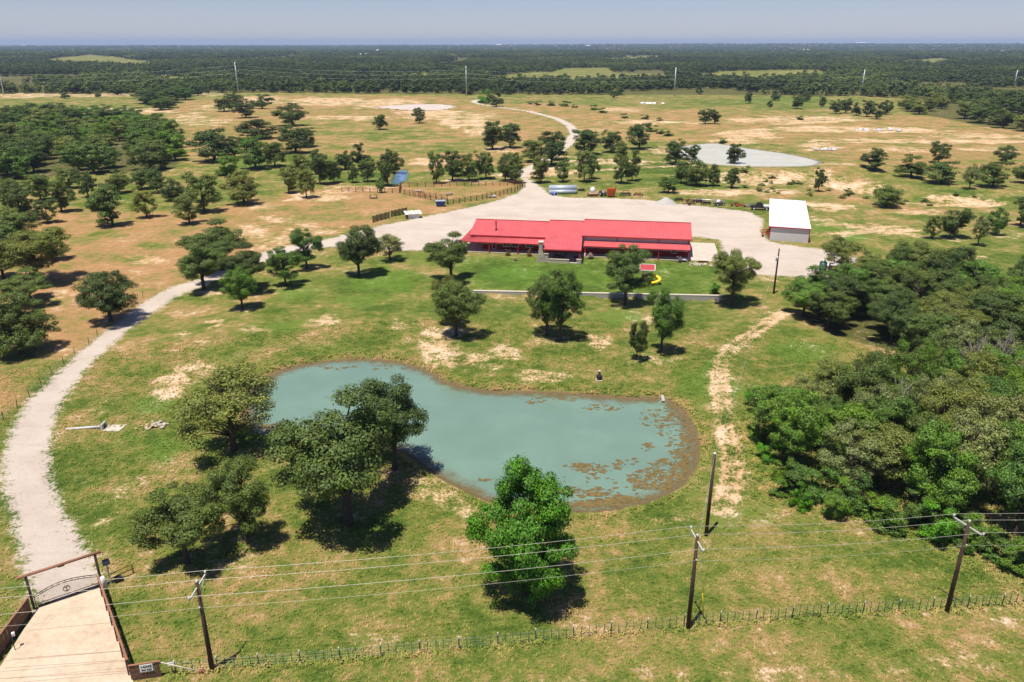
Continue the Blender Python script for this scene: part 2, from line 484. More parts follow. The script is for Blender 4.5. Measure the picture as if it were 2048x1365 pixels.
for e in [(880, 692, 62, 34, .95), (935, 722, 70, 26, .9), (800, 650, 36, 15, .7), (650, 640, 34, 14, .75), (520, 662, 36, 12, .7), (428, 645, 22, 10, .85), (362, 668, 18, 10, .65), (350, 765, 55, 32, .8), (400, 733, 40, 12, .75), (1080, 755, 65, 14, .8),
          (1195, 683, 30, 15, .9), (1015, 705, 40, 22, .7), (215, 812, 34, 14, .6), (905, 985, 70, 42, .8), (860, 965, 40, 24, .85), (1350, 1040, 45, 14, .85), (300, 520, 34, 9, .9), (270, 515, 30, 6, .6), (500, 462, 50, 18, .8), (560, 480, 70, 18, .85),
          (615, 460, 60, 14, .7), (560, 440, 46, 10, .75), (640, 395, 70, 9, .7), (720, 378, 60, 6, .6), (540, 415, 40, 8, .6), (600, 505, 50, 12, .6), (560, 520, 40, 10, .75), (270, 960, 30, 14, .5), (160, 960, 24, 20, .6), (205, 1030, 40, 30, .62), (240, 990, 26, 20, .55),
          (1540, 1035, 20, 10, .5), (1480, 960, 40, 16, .85), (1700, 1090, 30, 8, .45), (1770, 1060, 40, 8, .6), (1960, 1100, 40, 14, .8), (1900, 1080, 30, 10, .6), (480, 1010, 30, 10, .5), (540, 930, 40, 12, .5), (430, 1090, 30, 12, .6),
          (780, 210, 80, 9, .95), (650, 204, 70, 6, .85), (860, 226, 60, 7, .9), (940, 250, 50, 9, .95), (960, 264, 26, 10, .8), (700, 238, 80, 4, .65), (520, 202, 50, 8, .6), (440, 215, 50, 8, .55), (400, 240, 50, 10, .6), (860, 325, 46, 6, .85), (900, 235, 90, 6, .75),
          (1310, 246, 90, 4, .95), (1240, 222, 40, 4, .7), (1500, 268, 50, 10, .95), (1470, 282, 36, 8, .8), (1610, 240, 130, 6, .8), (1700, 258, 160, 6, .95), (1850, 282, 180, 5, .95), (1960, 272, 100, 5, .85), (1790, 300, 60, 5, .6), (1640, 290, 40, 8, .7), (1990, 300, 60, 4, .6),
          (1660, 415, 55, 7, .9), (1640, 440, 40, 5, .7), (1720, 452, 80, 7, .9), (1800, 463, 60, 8, .95), (1835, 424, 46, 7, .95), (1545, 384, 60, 5, .7), (1450, 384, 90, 6, .8), (1330, 302, 26, 8, .85), (1500, 362, 80, 7, .8), (1610, 362, 60, 8, .7), (1700, 372, 60, 10, .75), (1880, 400, 60, 10, .95), (1960, 398, 40, 8, .9),
          (1110, 342, 50, 8, .85), (1060, 350, 60, 8, .8), (1190, 262, 30, 5, .5), (1000, 300, 30, 6, .6), (1200, 325, 80, 5, .7), (940, 362, 60, 4, .6), (1960, 520, 40, 8, .7), (2020, 470, 40, 8, .6), (300, 222, 66, 5, .85), (200, 220, 60, 4, .6), (430, 190, 60, 4, .5), (40, 192, 60, 5, .8), (180, 190, 120, 4, .7),
          (1550, 560, 46, 8, .6), (1500, 535, 30, 10, .8), (1280, 690, 30, 20, .3), (1300, 640, 14, 20, .6), (1325, 600, 14, 10, .4), (910, 665, 46, 12, .7), (1100, 680, 60, 12, .55), (1300, 718, 60, 14, .6), (720, 545, 34, 9, .6), (408, 582, 60, 10, .7), (485, 622, 30, 9, .5), (570, 575, 40, 8, .5), (440, 1120, 80, 24, .55), (490, 1080, 50, 12, .5), (700, 1040, 70, 26, .55), (560, 890, 50, 12, .7), (470, 905, 50, 10, .7), (1390, 518, 40, 6, .7), (60, 700, 80, 16, .7), (222, 645, 30, 8, .5), (120, 600, 60, 20, .55), (60, 560, 80, 20, .5),
          (700, 1270, 60, 5, .5), (1500, 1260, 40, 5, .45), (1430, 1300, 60, 8, .35), (1670, 1330, 40, 10, .4), (2020, 1240, 30, 8, .7), (1280, 1335, 30, 8, .5), (330, 1365, 60, 8, .5)]:
    ellipse('bare', *e)

# bare wheel ruts of the dirt track beside the wood
TRACK = SP([(1560, 628), (1528, 650), (1495, 672), (1466, 694), (1447, 716), (1439, 745), (1441, 790), (1451, 840), (1460, 890), (1466, 935), (1458, 985), (1440, 1020)])
td = line_d(nx, ny, TRACK)
fade = sstep(fbm(nx / 9, ny / 9, 61), 0.25, 0.6)
rut = (np.exp(-((td - 0.85) / 0.42) ** 2) * 0.45 + np.exp(-(td / 2.4) ** 2) * 0.72) * (0.72 + 0.4 * fade)
FIELD['bare'][NEAR] = np.maximum(FIELD['bare'][NEAR], rut)
for rut_px in ([(1700, 330), (1560, 322), (1380, 330), (1260, 337), (1120, 345), (1060, 352)], [(1380, 327), (1270, 322), (1180, 318), (1090, 310)], [(1640, 470), (1760, 462), (1900, 480)]):
    FIELD['bare'][NEAR] = np.maximum(FIELD['bare'][NEAR], 1.0 * np.exp(-(line_d(nx, ny, SP(rut_px)) / 3.0) ** 2))
# mown swathes along the road verge
for y_px, s_ in ((1345, .5), (1362, .5), (1250, .45), (1238, .3)):
    FIELD['bare'][NEAR] = np.maximum(FIELD['bare'][NEAR], s_ * np.exp(-(line_d(nx, ny, SP([(700, y_px + 35), (1300, y_px + 10), (2100, y_px - 40)])) / 0.5) ** 2))

# gravel: the drive, the yard behind the house and the road north
DRIVE_R = [(203, 1172), (187, 1122), (152, 1062), (122, 1010), (105, 950), (98, 900), (106, 850), (127, 800), (165, 750), (202, 710), (252, 665), (302, 627), (345, 598), (390, 578), (440, 557), (490, 540), (545, 516), (600, 502), (655, 494), (720, 494), (800, 502), (880, 500)]
YARD = [(930, 506), (1180, 480), (1395, 474), (1440, 480), (1447, 515), (1452, 545), (1500, 548), (1560, 552), (1620, 556), (1650, 560), (1720, 548), (1716, 516), (1650, 500), (1600, 494), (1540, 484), (1524, 462), (1528, 440), (1500, 424), (1420, 414), (1340, 407), (1290, 400), (1200, 396), (1140, 396), (1098, 389), (1084, 376), (1070, 366), (1056, 356), (1046, 350)]
DRIVE_L = [(1036, 350), (1044, 360), (1050, 372), (1036, 386), (1000, 400), (940, 415), (880, 428), (820, 440), (760, 452), (700, 466), (650, 479), (600, 487), (520, 506), (450, 535), (390, 560), (342, 575), (290, 602), (240, 640), (200, 672), (150, 715), (100, 762), (60, 800), (26, 850), (10, 890), (4, 940), (14, 1000), (34, 1080), (50, 1150), (70, 1218)]
gravel = poly_sd(nx, ny, SP(DRIVE_R + YARD + DRIVE_L))
NORTH_ROAD = SP([(1041, 352), (1050, 342), (1075, 330), (1105, 312), (1135, 290), (1150, 268), (1140, 252), (1110, 238), (1065, 225), (1010, 216), (960, 208), (945, 203), (960, 199)])
road_n = 2.6 - line_d(nx, ny, NORTH_ROAD)
gsd = np.full(len(GX), -50.0)
gsd[NEAR] = np.maximum(gravel, road_n)
# the house, its porch and lawn are not gravel
def house_uv(x, y):
    return (x - HOUSE_A[0]) * HU[0] + (y - HOUSE_A[1]) * HU[1], (x - HOUSE_A[0]) * HV[0] + (y - HOUSE_A[1]) * HV[1]
hu_, hv_ = house_uv(GX, GY)
gsd = np.where((hu_ > -9) & (hu_ < 48) & (hv_ < -0.1) & (RAD < 260) & (GX < 45), np.minimum(gsd, -2.0), gsd)
FIELD['gravel'] = np.clip(gsd, -6, 6)
shoulder = np.exp(-np.maximum(-gsd, 0) / 2.5) * 0.55 * (RAD < 125) * (GX > -60)
FIELD['bare'] = np.maximum(FIELD['bare'], shoulder * (0.3 + fbm(GX / 5, GY / 5, 77)))

# damp margins round the ponds and leaf litter under the woods
WOODS_PX = {
    'lower': [(1518, 868), (1545, 915), (1590, 958), (1690, 990), (1790, 1010), (1900, 1045), (2048, 1118), (2200, 1180), (2260, 790), (2048, 742), (1850, 772), (1740, 800), (1640, 838), (1560, 852)],
    'upper': [(1590, 632), (1650, 672), (1760, 700), (1830, 712), (2048, 700), (2200, 700), (2200, 600), (2048, 600), (1960, 585), (1880, 560), (1780, 566), (1700, 580), (1640, 600)],
    'west': [(-60, 372), (60, 362), (150, 352), (260, 348), (330, 348), (366, 330), (362, 296), (350, 268), (300, 252), (200, 240), (120, 232), (-60, 236)],
    'east': [(1790, 222), (1900, 240), (1960, 252), (2048, 262), (2250, 270), (2250, 200), (2048, 196), (1880, 200)],
    'hedge': [(318, 222), (345, 215), (380, 200), (408, 190), (425, 182), (380, 182), (330, 190), (280, 198), (290, 212)],
}
WOODS = {k: SP(v) for k, v in WOODS_PX.items()}
for k, poly in WOODS.items():
    FIELD['wood'][NEAR] = np.maximum(FIELD['wood'][NEAR], sstep(poly_sd(nx, ny, poly), -2, 3))
pond_sd = np.full(len(GX), -1e3)
for poly, w in PONDS:
    b = (GX > poly[:, 0].min() - 40) & (GX < poly[:, 0].max() + 40) & (GY > poly[:, 1].min() - 40) & (GY < poly[:, 1].max() + 40)
    pond_sd[b] = np.maximum(pond_sd[b], poly_sd(GX[b], GY[b], poly))
FIELD['wet'] = np.where(pond_sd > -500, sstep(pond_sd, -1.3, -0.3), 0)
FIELD['dry'] = np.maximum(FIELD['dry'], 0.58 * sstep(pond_sd, -4, -1.5))

# beyond the pasture the country is woodland with a few clearings
PASTURE = SP([(-400, 262), (-400, 189), (40, 189), (300, 189), (330, 194), (440, 186), (700, 188), (900, 190), (1150, 190), (1480, 190), (1700, 192), (1800, 196), (1900, 206), (2060, 240), (2500, 262), (2500, 1300), (-400, 1300)])
CLEARINGS = [SP(q) for q in ([(80, 124), (180, 111), (270, 122), (316, 133), (300, 140), (220, 134), (120, 131)], [(700, 117), (745, 109), (752, 112), (716, 120)], [(1085, 150), (1130, 138), (1215, 136), (1225, 146), (1180, 158), (1090, 160)], [(1390, 158), (1440, 144), (1620, 140), (1690, 152), (1560, 164), (1420, 164)],
             [(960, 164), (1000, 150), (1080, 144), (1340, 150), (1330, 163), (1100, 170), (980, 172)], [(290, 166), (310, 154), (395, 152), (400, 166), (330, 172)], [(680, 158), (760, 147), (900, 145), (940, 153), (800, 162)], [(500, 118), (620, 112), (640, 116), (520, 123)], [(1200, 120), (1330, 113), (1350, 118), (1220, 126)], [(1740, 128), (1880, 118), (1920, 124), (1780, 134)], [(60, 104), (260, 100), (250, 104), (70, 108)], [(840, 128), (930, 121), (950, 126), (860, 134)], [(1850, 108), (2010, 103), (2020, 107), (1870, 112)])]
FAR = RAD > 300
fx_, fy_ = GX[FAR], GY[FAR]
outside = sstep(-poly_sd(fx_, fy_, PASTURE), -10, 15)
clear = np.zeros(len(fx_))
for c in CLEARINGS:
    clear = np.maximum(clear, sstep(poly_sd(fx_, fy_, c), -12, 12))
FIELD['wood'][FAR] = np.maximum(FIELD['wood'][FAR], outside * (1 - clear))
FIELD['dry'][FAR] = np.where(outside > 0.5, 0.42, FIELD['dry'][FAR])

fcen = FACES[:, :]
fg = gsd[fcen].mean(1)
ftx, fty = GX[fcen].mean(1), GY[fcen].mean(1)
ftr = np.full(len(FACES), 99.0); nb = (np.hypot(ftx, fty) < 170)
ftr[nb] = line_d(ftx[nb], fty[nb], TRACK)
piece = np.where(fg > 0, 1, np.where(ftr < 1.8, 2, 0))
is_road = np.zeros(len(GX)); is_road[NEAR] = np.where(road_n > gravel, 1, 0)
piece = np.where((piece == 1) & (is_road[fcen].mean(1) > 0.5), 3, piece)

def land_material():
    m, nt, p = new_mat('land')
    t = NT(nt)
    geo = t.n('ShaderNodeNewGeometry').outputs['Position']
    n0 = t.noise(geo, 0.022, 3, 0.6)
    n1 = t.noise(geo, 0.11, 4, 0.65)
    n2 = t.noise(geo, 0.6, 5, 0.72)
    n3 = t.noise(geo, 3.2, 5, 0.75)
    c = lambda v, k: t.math('MULTIPLY', t.math('SUBTRACT', v, 0.5), k)
    add = lambda *a: a[0] if len(a) == 1 else t.math('ADD', a[0], add(*a[1:]))
    n4 = t.noise(geo, 8.5, 2, 0.8)
    dry = add(t.attr('dry'), c(n0, 1.1), c(n1, 2.1), c(n2, 1.8), c(n3, 1.7), c(n4, 0.8))
    grass = t.ramp(dry, [(0.0, (0.072, 0.120, 0.018)), (0.28, (0.145, 0.185, 0.032)), (0.50, (0.225, 0.220, 0.055)), (0.70, (0.34, 0.235, 0.088)), (0.95, (0.46, 0.25, 0.115))])
    lush = t.smooth(add(t.attr('lush'), c(n1, 1.6), c(n2, 2.0), c(n3, 1.0)), 0.15, 1.25)
    grass = t.mix(lush, grass, rgba((0.105, 0.215, 0.022)))
    grass = t.mix(t.math('MULTIPLY', t.smooth(n3, 0.47, 0.66), 0.55), grass, rgba((0.052, 0.070, 0.014)))
    litter = t.ramp(add(n2, c(n3, 0.6)), [(0.3, (0.050, 0.062, 0.018)), (0.5, (0.10, 0.10, 0.03)), (0.7, (0.20, 0.15, 0.06))])
    grass = t.mix(t.smooth(add(t.attr('wood'), c(n1, 1.6), c(n2, 1.2)), 0.4, 1.0), grass, litter)
    speck = t.smooth(n4, 0.3, 0.7)
    grass = t.mix(t.math('MULTIPLY', t.math('SUBTRACT', 1.0, speck), 0.45), grass, t.mix(1.0, grass, rgba((0.45, 0.5, 0.4)), 'MULTIPLY'))
    sandc = t.ramp(add(n1, c(n2, 0.9), c(n3, 0.7)), [(0.25, (0.42, 0.20, 0.085)), (0.5, (0.55, 0.36, 0.20)), (0.75, (0.66, 0.52, 0.37))])
    bare = t.smooth(add(t.attr('bare'), c(n0, 0.6), c(n1, 2.0), c(n2, 2.2), c(n3, 2.4)), 0.42, 1.15)
    col = t.mix(bare, grass, sandc)
    gravc = t.ramp(add(n1, c(n2, 0.5), c(n3, 0.35)), [(0.2, (0.425, 0.345, 0.28)), (0.5, (0.51, 0.43, 0.36)), (0.8, (0.565, 0.485, 0.415))])
    streak = t.n('ShaderNodeTexNoise'); streak.inputs['Scale'].default_value = 1.0; streak.inputs['Detail'].default_value = 3
    mp = t.n('ShaderNodeMapping'); mp.inputs['Scale'].default_value = (0.05, 0.5, 1.0); mp.inputs['Rotation'].default_value = (0, 0, 0.16)
    nt.links.new(geo, mp.inputs['Vector']); nt.links.new(mp.outputs[0], streak.inputs['Vector'])
    gravc = t.mix(t.math('MULTIPLY', t.smooth(streak.outputs['Fac'], 0.5, 0.75), 0.4), gravc, rgba((0.40, 0.33, 0.27)))
    gr = t.smooth(add(t.attr('gravel'), c(n1, 1.5), c(n2, 4.0), c(n3, 5.0)), -0.5, 0.6)
    # thin weeds creeping into the gravel yard
    weeds = t.math('MULTIPLY', t.smooth(add(n0, c(n2, 1.2), c(n3, .8)), 0.66, 0.92), 0.5)
    gravc = t.mix(weeds, gravc, rgba((0.25, 0.20, 0.11)))
    col = t.mix(gr, col, gravc)
    wet = t.smooth(add(t.attr('wet'), c(n2, 0.7), c(n3, .4)), 0.25, 0.75)
    col = t.mix(wet, col, t.ramp(n3, [(0.3, (0.10, 0.07, 0.035)), (0.7, (0.22, 0.155, 0.08))]))
    nt.links.new(col, p.inputs['Base Color'])
    p.inputs['Roughness'].default_value = 0.95
    p.inputs['Specular IOR Level'].default_value = 0.1
    bn = t.n('ShaderNodeBump'); bn.inputs['Strength'].default_value = 0.8; bn.inputs['Distance'].default_value = 0.25
    nt.links.new(n3, bn.inputs['Height'])
    nt.links.new(bn.outputs[0], p.inputs['Normal'])
    return m
M['land'] = land_material()

def sub_mesh(name, faces, mat, z=None, fields=None):
    used, inv = np.unique(faces, return_inverse=True)
    f = inv.reshape(faces.shape)
    zz = GZ[used] if z is None else np.full(len(used), z)
    me = fast_mesh(name, np.stack([GX[used], GY[used], zz], 1), f)
    for k, a in (fields or {}).items():
        at_ = me.attributes.new(k, 'FLOAT', 'POINT')
        at_.data.foreach_set('value', a[used].astype(np.float32))
    me.polygons.foreach_set('use_smooth', np.ones(len(f), bool))
    me.materials.append(mat)
    me.update()
    return me

for k, nm in ((0, 'ground'), (1, 'gravel_drive'), (2, 'dirt_track'), (3, 'gravel_road')):
    o = link_mesh(nm, sub_mesh(nm, FACES[piece == k], M['land'], None, FIELD))
    tag(o, kind='structure')

# ------------------------------------------------------------------ water
def water_material(name, deep, shallow, rough=0.05):
    m, nt, p = new_mat(name)
    t = NT(nt)
    geo = t.n('ShaderNodeNewGeometry').outputs['Position']
    n1 = t.noise(geo, 0.12, 4, 0.6); n2 = t.noise(geo, 0.8, 5, 0.65)
    sh = t.smooth(t.math('ADD', t.attr('depth'), t.math('MULTIPLY', t.math('SUBTRACT', n2, 0.5), 4.0)), 1.9, -0.2)
    silt = t.mix(t.smooth(n1, 0.35, 0.7), rgba(deep), rgba([c * 1.14 for c in deep]))
    col = t.mix(sh, silt, rgba(shallow))
    nt.links.new(col, p.inputs['Base Color'])
    p.inputs['Roughness'].default_value = rough
    p.inputs['IOR'].default_value = 1.333
    p.inputs['Specular IOR Level'].default_value = 0.6
    bn = t.n('ShaderNodeBump'); bn.inputs['Strength'].default_value = 0.06; bn.inputs['Distance'].default_value = 0.05
    nt.links.new(t.noise(geo, 2.2, 3), bn.inputs['Height']); nt.links.new(bn.outputs[0], p.inputs['Normal'])
    return m
for nm, poly, mat in (('pond', POND, water_material('milky_pond_water', (0.138, 0.215, 0.168), (0.13, 0.11, 0.05))),
                      ('far_pond', FARPOND, water_material('grey_pond_water', (0.47, 0.45, 0.36), (0.22, 0.19, 0.11), 0.3)),
                      ('mud_pool', MUD, water_material('muddy_water', (0.50, 0.42, 0.36), (0.40, 0.28, 0.18), 0.6)),
                      ('stock_pond', STOCK, water_material('blue_pond_water', (0.12, 0.20, 0.36), (0.08, 0.16, 0.03)))):
    sel = (GX > poly[:, 0].min() - 30) & (GX < poly[:, 0].max() + 30) & (GY > poly[:, 1].min() - 30) & (GY < poly[:, 1].max() + 30)
    sdv = np.full(len(GX), -1e3); sdv[sel] = poly_sd(GX[sel], GY[sel], poly)
    keep = (sdv[FACES] > -4.0).all(1) & (sdv[FACES] > (-1.2 if nm == 'pond' else -3.5)).any(1)
    o = link_mesh(nm, sub_mesh(nm, FACES[keep], mat, WATER_Z, {'depth': sdv}))
    tag(o, kind='structure')

# floating algae at the east end of the pond
rng = random.Random(5)
M['algae'] = simple_mat('brown_algae', (0.165, 0.115, 0.04), 0.95, 0, 0.45, 3.0, 0.3)
mb = MB()
spots = [(1372, 870, 10, 60, 90), (1350, 975, 30, 14, 50), (1240, 1008, 90, 8, 90), (1295, 895, 12, 8, 8), (1345, 905, 10, 6, 8), (1175, 935, 40, 9, 26), (1240, 930, 12, 10, 10), (1300, 960, 45, 22, 70), (1330, 940, 40, 22, 50), (1200, 985, 28, 9, 22), (1150, 985, 30, 12, 20), (1345, 870, 30, 26, 18),
         (1310, 835, 38, 18, 34), (1350, 830, 25, 22, 26), (1215, 815, 50, 7, 22), (1100, 800, 60, 5, 8), (1060, 805, 10, 3, 2), (965, 960, 8, 4, 4), (1260, 1000, 60, 8, 34), (1360, 930, 14, 40, 40), (1180, 1005, 60, 8, 30), (545, 855, 22, 6, 24), (560, 862, 20, 5, 14), (1280, 960, 110, 45, 30), (1160, 950, 50, 30, 10), (650, 735, 60, 4, 10), (760, 735, 80, 4, 12)]
for cx, cy, rx, ry, n in spots:
    for k in range(int(n * 2.6)):
        a = rng.uniform(0, 2 * math.pi); q = rng.random() ** 0.5
        p = S(cx + rx * q * math.cos(a), cy + ry * q * math.sin(a), WATER_Z)
        if poly_sd(np.array([p[0]]), np.array([p[1]]), POND)[0] < 0.05: continue
        s = rng.choice((0.05, 0.08, 0.12, 0.18, 0.28)) * rng.uniform(.7, 1.3)
        m_ = 9; el = rng.uniform(1.0, 2.2)
        ring = []
        for j in range(m_):
            w = 2 * math.pi * j / m_; rr = s * rng.uniform(0.25, 1.35)
            ring.append((p[0] + rr * el * math.cos(w), p[1] + rr * math.sin(w), WATER_Z + 0.015 + 0.012 * rng.random()))
        mb.add([(p[0], p[1], WATER_Z + 0.045)] + ring, [(0, 1 + j, 1 + (j + 1) % m_) for j in range(m_)])
tag(mb.build('algae', M['algae']), 'brown algae mats floating at the right end of the near pond', 'algae', kind='stuff')

# ------------------------------------------------------------------ trees
def leaf_material(name, use_object=True, color=(0.07, 0.10, 0.025)):
    m, nt, p = new_mat(name)
    t = NT(nt)
    oi = t.n('ShaderNodeObjectInfo')
    geo = t.n('ShaderNodeNewGeometry')
    if use_object: base = oi.outputs['Color']
    else:
        big = t.noise(geo.outputs['Position'], 0.0035, 6, 0.72)
        base = t.ramp(big, [(0.34, [q * 0.55 for q in color]), (0.5, color), (0.62, (color[0] * 2.1, color[1] * 1.9, color[2] * 1.5))])
    isl = geo.outputs['Random Per Island']
    n = t.noise(geo.outputs['Position'], 0.55, 3)
    hs = t.n('ShaderNodeHueSaturation')
    t.put(hs.inputs['Color'], base)
    t.put(hs.inputs['Hue'], t.math('ADD', 0.482, t.math('MULTIPLY', isl, 0.036)))
    t.put(hs.inputs['Saturation'], t.math('ADD', 0.8, t.math('MULTIPLY', n, 0.4)))
    t.put(hs.inputs['Value'], t.math('ADD', t.math('MULTIPLY', isl, 1.05), t.math('ADD', 0.18, t.math('MULTIPLY', n, 0.70))))  # wide value spread puts sunlit tips and dark interior into the leaf colour
    p.inputs['Roughness'].default_value = 0.55
    p.inputs['Specular IOR Level'].default_value = 0.22
    nt.links.new(hs.outputs[0], p.inputs['Base Color'])
    tr = t.n('ShaderNodeBsdfTranslucent'); nt.links.new(hs.outputs[0], tr.inputs['Color'])
    mx = t.n('ShaderNodeMixShader'); mx.inputs[0].default_value = 0.28
    nt.links.new(p.outputs[0], mx.inputs[1]); nt.links.new(tr.outputs[0], mx.inputs[2])
    nt.links.new(mx.outputs[0], nt.nodes['Material Output'].inputs['Surface'])
    return m
M['leaf'] = leaf_material('leaves')
M['bark'] = simple_mat('oak_bark', (0.085, 0.062, 0.048), 0.95, 0, 0.35, 4.0, 0.6)
M['dead_bark'] = simple_mat('bleached_branch', (0.36, 0.31, 0.26), 0.9, 0, 0.2, 3.0)

def leaf_quads(cent, nrm, size, rs, aspect=0.62):
    """one bent leaf-cluster facet per centre"""
    n = len(cent)
    ref = rs.normal(size=(n, 3))
    e1 = np.cross(nrm, ref); e1 /= np.linalg.norm(e1, axis=1)[:, None] + 1e-9
    e2 = np.cross(nrm, e1)
    s = size * rs.uniform(0.6, 1.35, n)[:, None]
    a = cent - e1 * s * 0.5; b = cent + e1 * s * 0.5
    l = cent + e2 * s * 0.5 * aspect + nrm * s * 0.10; r_ = cent - e2 * s * 0.5 * aspect + nrm * s * 0.10
    v = np.stack([a, r_, b, l], 1).reshape(-1, 3)
    f = np.arange(n * 4).reshape(n, 4)
    return v, f

def tree_meshes(seed, clumps, leaves, leaf, shape='oak', trunk_frac=0.26, bare_twigs=0, dens=1.0, clump_r=0.2, twig=True):
    """height 10 m, crown radius 4 m; returns (trunk mesh, crown mesh)"""
    rs = np.random.RandomState(seed); rng = random.Random(seed)
    H, Rc = 10.0, 4.0
    z0 = H * trunk_frac
    # big boughs first: lobes spread over the crown, each carrying smaller leaf clumps
    nl = max(9, clumps // 6)
    lobes = []
    for _ in range(4000):
        if len(lobes) >= nl: break
        d = rs.normal(size=3); d /= np.linalg.norm(d)
        q = rs.uniform(0.30, 0.76)
        if shape == 'cone':
            zz = (d[2] * q + 0.8) / 1.6
            d = d * np.array([1.15 - 0.75 * zz, 1.15 - 0.75 * zz, 1.0])
        p = d * q
        if any(np.linalg.norm(p - l[0]) < 0.29 for l in lobes): continue
        lobes.append((p, rs.uniform(0.22, 0.38)))
    C = []
    for i in range(clumps):
        lp, lr = lobes[i % len(lobes)]
        d = rs.normal(size=3); d = d / np.linalg.norm(d) + lp * 0.7 + np.array([0, 0, 0.12]); d /= np.linalg.norm(d)
        C.append(lp + d * lr * rs.uniform(0.65, 1.05))
    C = np.array(C)
    rc = Rc * clump_r * 0.72 * rs.uniform(0.65, 1.35, len(C))
    # stretch the cloud to the wanted crown
    rad_ = np.percentile(np.hypot(C[:, 0], C[:, 1]), 92)
    zl, zh = C[:, 2].min(), C[:, 2].max()
    C[:, :2] *= (Rc - Rc * clump_r * 0.5) / rad_
    flat = 1.12 if shape == 'oak' else 1.25
    low = z0 + Rc * clump_r * 0.45; high = H - Rc * clump_r * 0.55
    tz = (C[:, 2] - zl) / (zh - zl)
    C[:, 2] = low + (high - low) * tz ** flat
    cen = []; nor = []
    mid = np.array([0, 0, z0 + (H - z0) * 0.42])
    per = max(4, int(leaves / len(C)))
    for c, rad in zip(C, rc):
        k = int(per * (rad / (Rc * clump_r * 0.72)) ** 1.8 * dens) + 2
        d = rs.normal(size=(k, 3)); d[:, 2] = d[:, 2] * 0.8 + 0.25
        d /= np.linalg.norm(d, axis=1)[:, None]
        q = rs.uniform(0.5, 1.08, k)[:, None] + (rs.uniform(size=(k, 1)) < 0.06) * 0.35
        pts = c + d * q * rad * np.array([1.2, 1.2, 0.8])
        out = (c - mid); out = out / (np.linalg.norm(out) + 1e-6)
        n = d * 1.0 + out * 0.3 + np.array([0, 0, 0.30]) + rs.normal(size=(k, 3)) * 0.42
        n /= np.linalg.norm(n, axis=1)[:, None]
        cen.append(pts); nor.append(n)
    cen = np.concatenate(cen); nor = np.concatenate(nor)
    k_xy = Rc / np.percentile(np.hypot(cen[:, 0], cen[:, 1]), 97.5)
    cen[:, :2] *= k_xy; C[:, :2] *= k_xy
    k_z = (H - z0) / (np.percentile(cen[:, 2], 99.7) - z0)
    cen[:, 2] = z0 + (cen[:, 2] - z0) * k_z; C[:, 2] = z0 + (C[:, 2] - z0) * k_z
    v, f = leaf_quads(cen, nor, leaf, rs)
    crown = fast_mesh('crown', v, f)
    crown.materials.append(M['leaf'])
    crown.update()
    mb = MB()
    lean = [rng.uniform(-.25, .25), rng.uniform(-.25, .25)]
    top = z0 + (H - z0) * 0.55
    path = [(lean[0] * t * t * 1.6, lean[1] * t * t * 1.6, -0.3 + (top + 0.3) * t) for t in (0, .08, .25, .45, .7, 1)]
    mb.tube(path, [0.42, 0.30, 0.25, 0.21, 0.15, 0.06], 7)
    if twig:
        order = sorted(range(len(C)), key=lambda i: -rc[i])[:26 if clumps > 40 else 9]
        for i in order:
            c = C[i]
            t = min(0.95, max(0.30, (c[2] - 1.6 - 0.35 * math.hypot(c[0], c[1])) / top))
            s = Vector((lean[0] * t * t * 1.6, lean[1] * t * t * 1.6, top * t))
            e = Vector(c)
            m1 = s.lerp(e, 0.5) + Vector((rng.uniform(-.2, .2), rng.uniform(-.2, .2), 0.25))
            mb.tube([s, m1, e], [0.10, 0.06, 0.02], 4, caps=False)
        for _ in range(bare_twigs):
            a = rng.uniform(0, 6.28); ph = rng.uniform(0.15, 1.1)
            d = Vector((math.cos(a) * math.sin(ph), math.sin(a) * math.sin(ph), math.cos(ph)))
            s = Vector((0, 0, top * rng.uniform(.5, .9)))
            L = rng.uniform(2.5, 4.6)
            e = s + d * L
            mb.tube([s, s + d * L * .5 + Vector((0, 0, .2)), e], [0.09, 0.05, 0.02], 4, caps=False)
            for _k in range(3):
                q = s + d * L * rng.uniform(.5, .9)
                mb.tube([q, q + (d + Vector((rng.uniform(-.8, .8), rng.uniform(-.8, .8), rng.uniform(-.2, .8)))) * rng.uniform(.6, 1.3)], [0.03, 0.01], 4, caps=False)
    trunk = mb.mesh('trunk', M['dead_bark'] if bare_twigs > 8 else M['bark'])
    return trunk, crown

KIND = {}
NEARN = dict(leaves=31000, leaf=0.19, clump_r=0.22)
KIND['oak'] = [tree_meshes(q, n, shape='oak', trunk_frac=f, **NEARN) for q, n, f in ((11, 120, .28), (12, 100, .30), (13, 130, .26), (14, 110, .26), (15, 115, .30))]
KIND['tall'] = [tree_meshes(q, n, shape='tall', trunk_frac=f, **NEARN) for q, n, f in ((21, 110, .22), (22, 100, .26), (23, 105, .2), (24, 120, .24))]
KIND['pecan'] = [tree_meshes(31, 170, 56000, 0.185, 'tall', 0.06, clump_r=0.21)]
KIND['cone'] = [tree_meshes(41, 150, 34000, 0.21, 'cone', 0.10, clump_r=0.22)]
KIND['round'] = [tree_meshes(51, 150, 32000, 0.20, 'round', 0.20, clump_r=0.22)]
KIND['airy'] = [tree_meshes(61, 100, 17000, 0.20, 'oak', 0.2, bare_twigs=8, clump_r=0.22), tree_meshes(62, 94, 16000, 0.20, 'oak', 0.2, bare_twigs=8, clump_r=0.22)]
KIND['wood'] = [tree_meshes(q, 110, 24000, 0.225, sh, f, bare_twigs=bt, clump_r=0.23) for q, sh, f, bt in ((71, 'oak', .18, 0), (72, 'round', .2, 8), (73, 'tall', .18, 0), (74, 'oak', .16, 5), (75, 'tall', .2, 6))]
MIDN = dict(trunk_frac=.11, leaves=8500, leaf=0.36, clump_r=0.25)
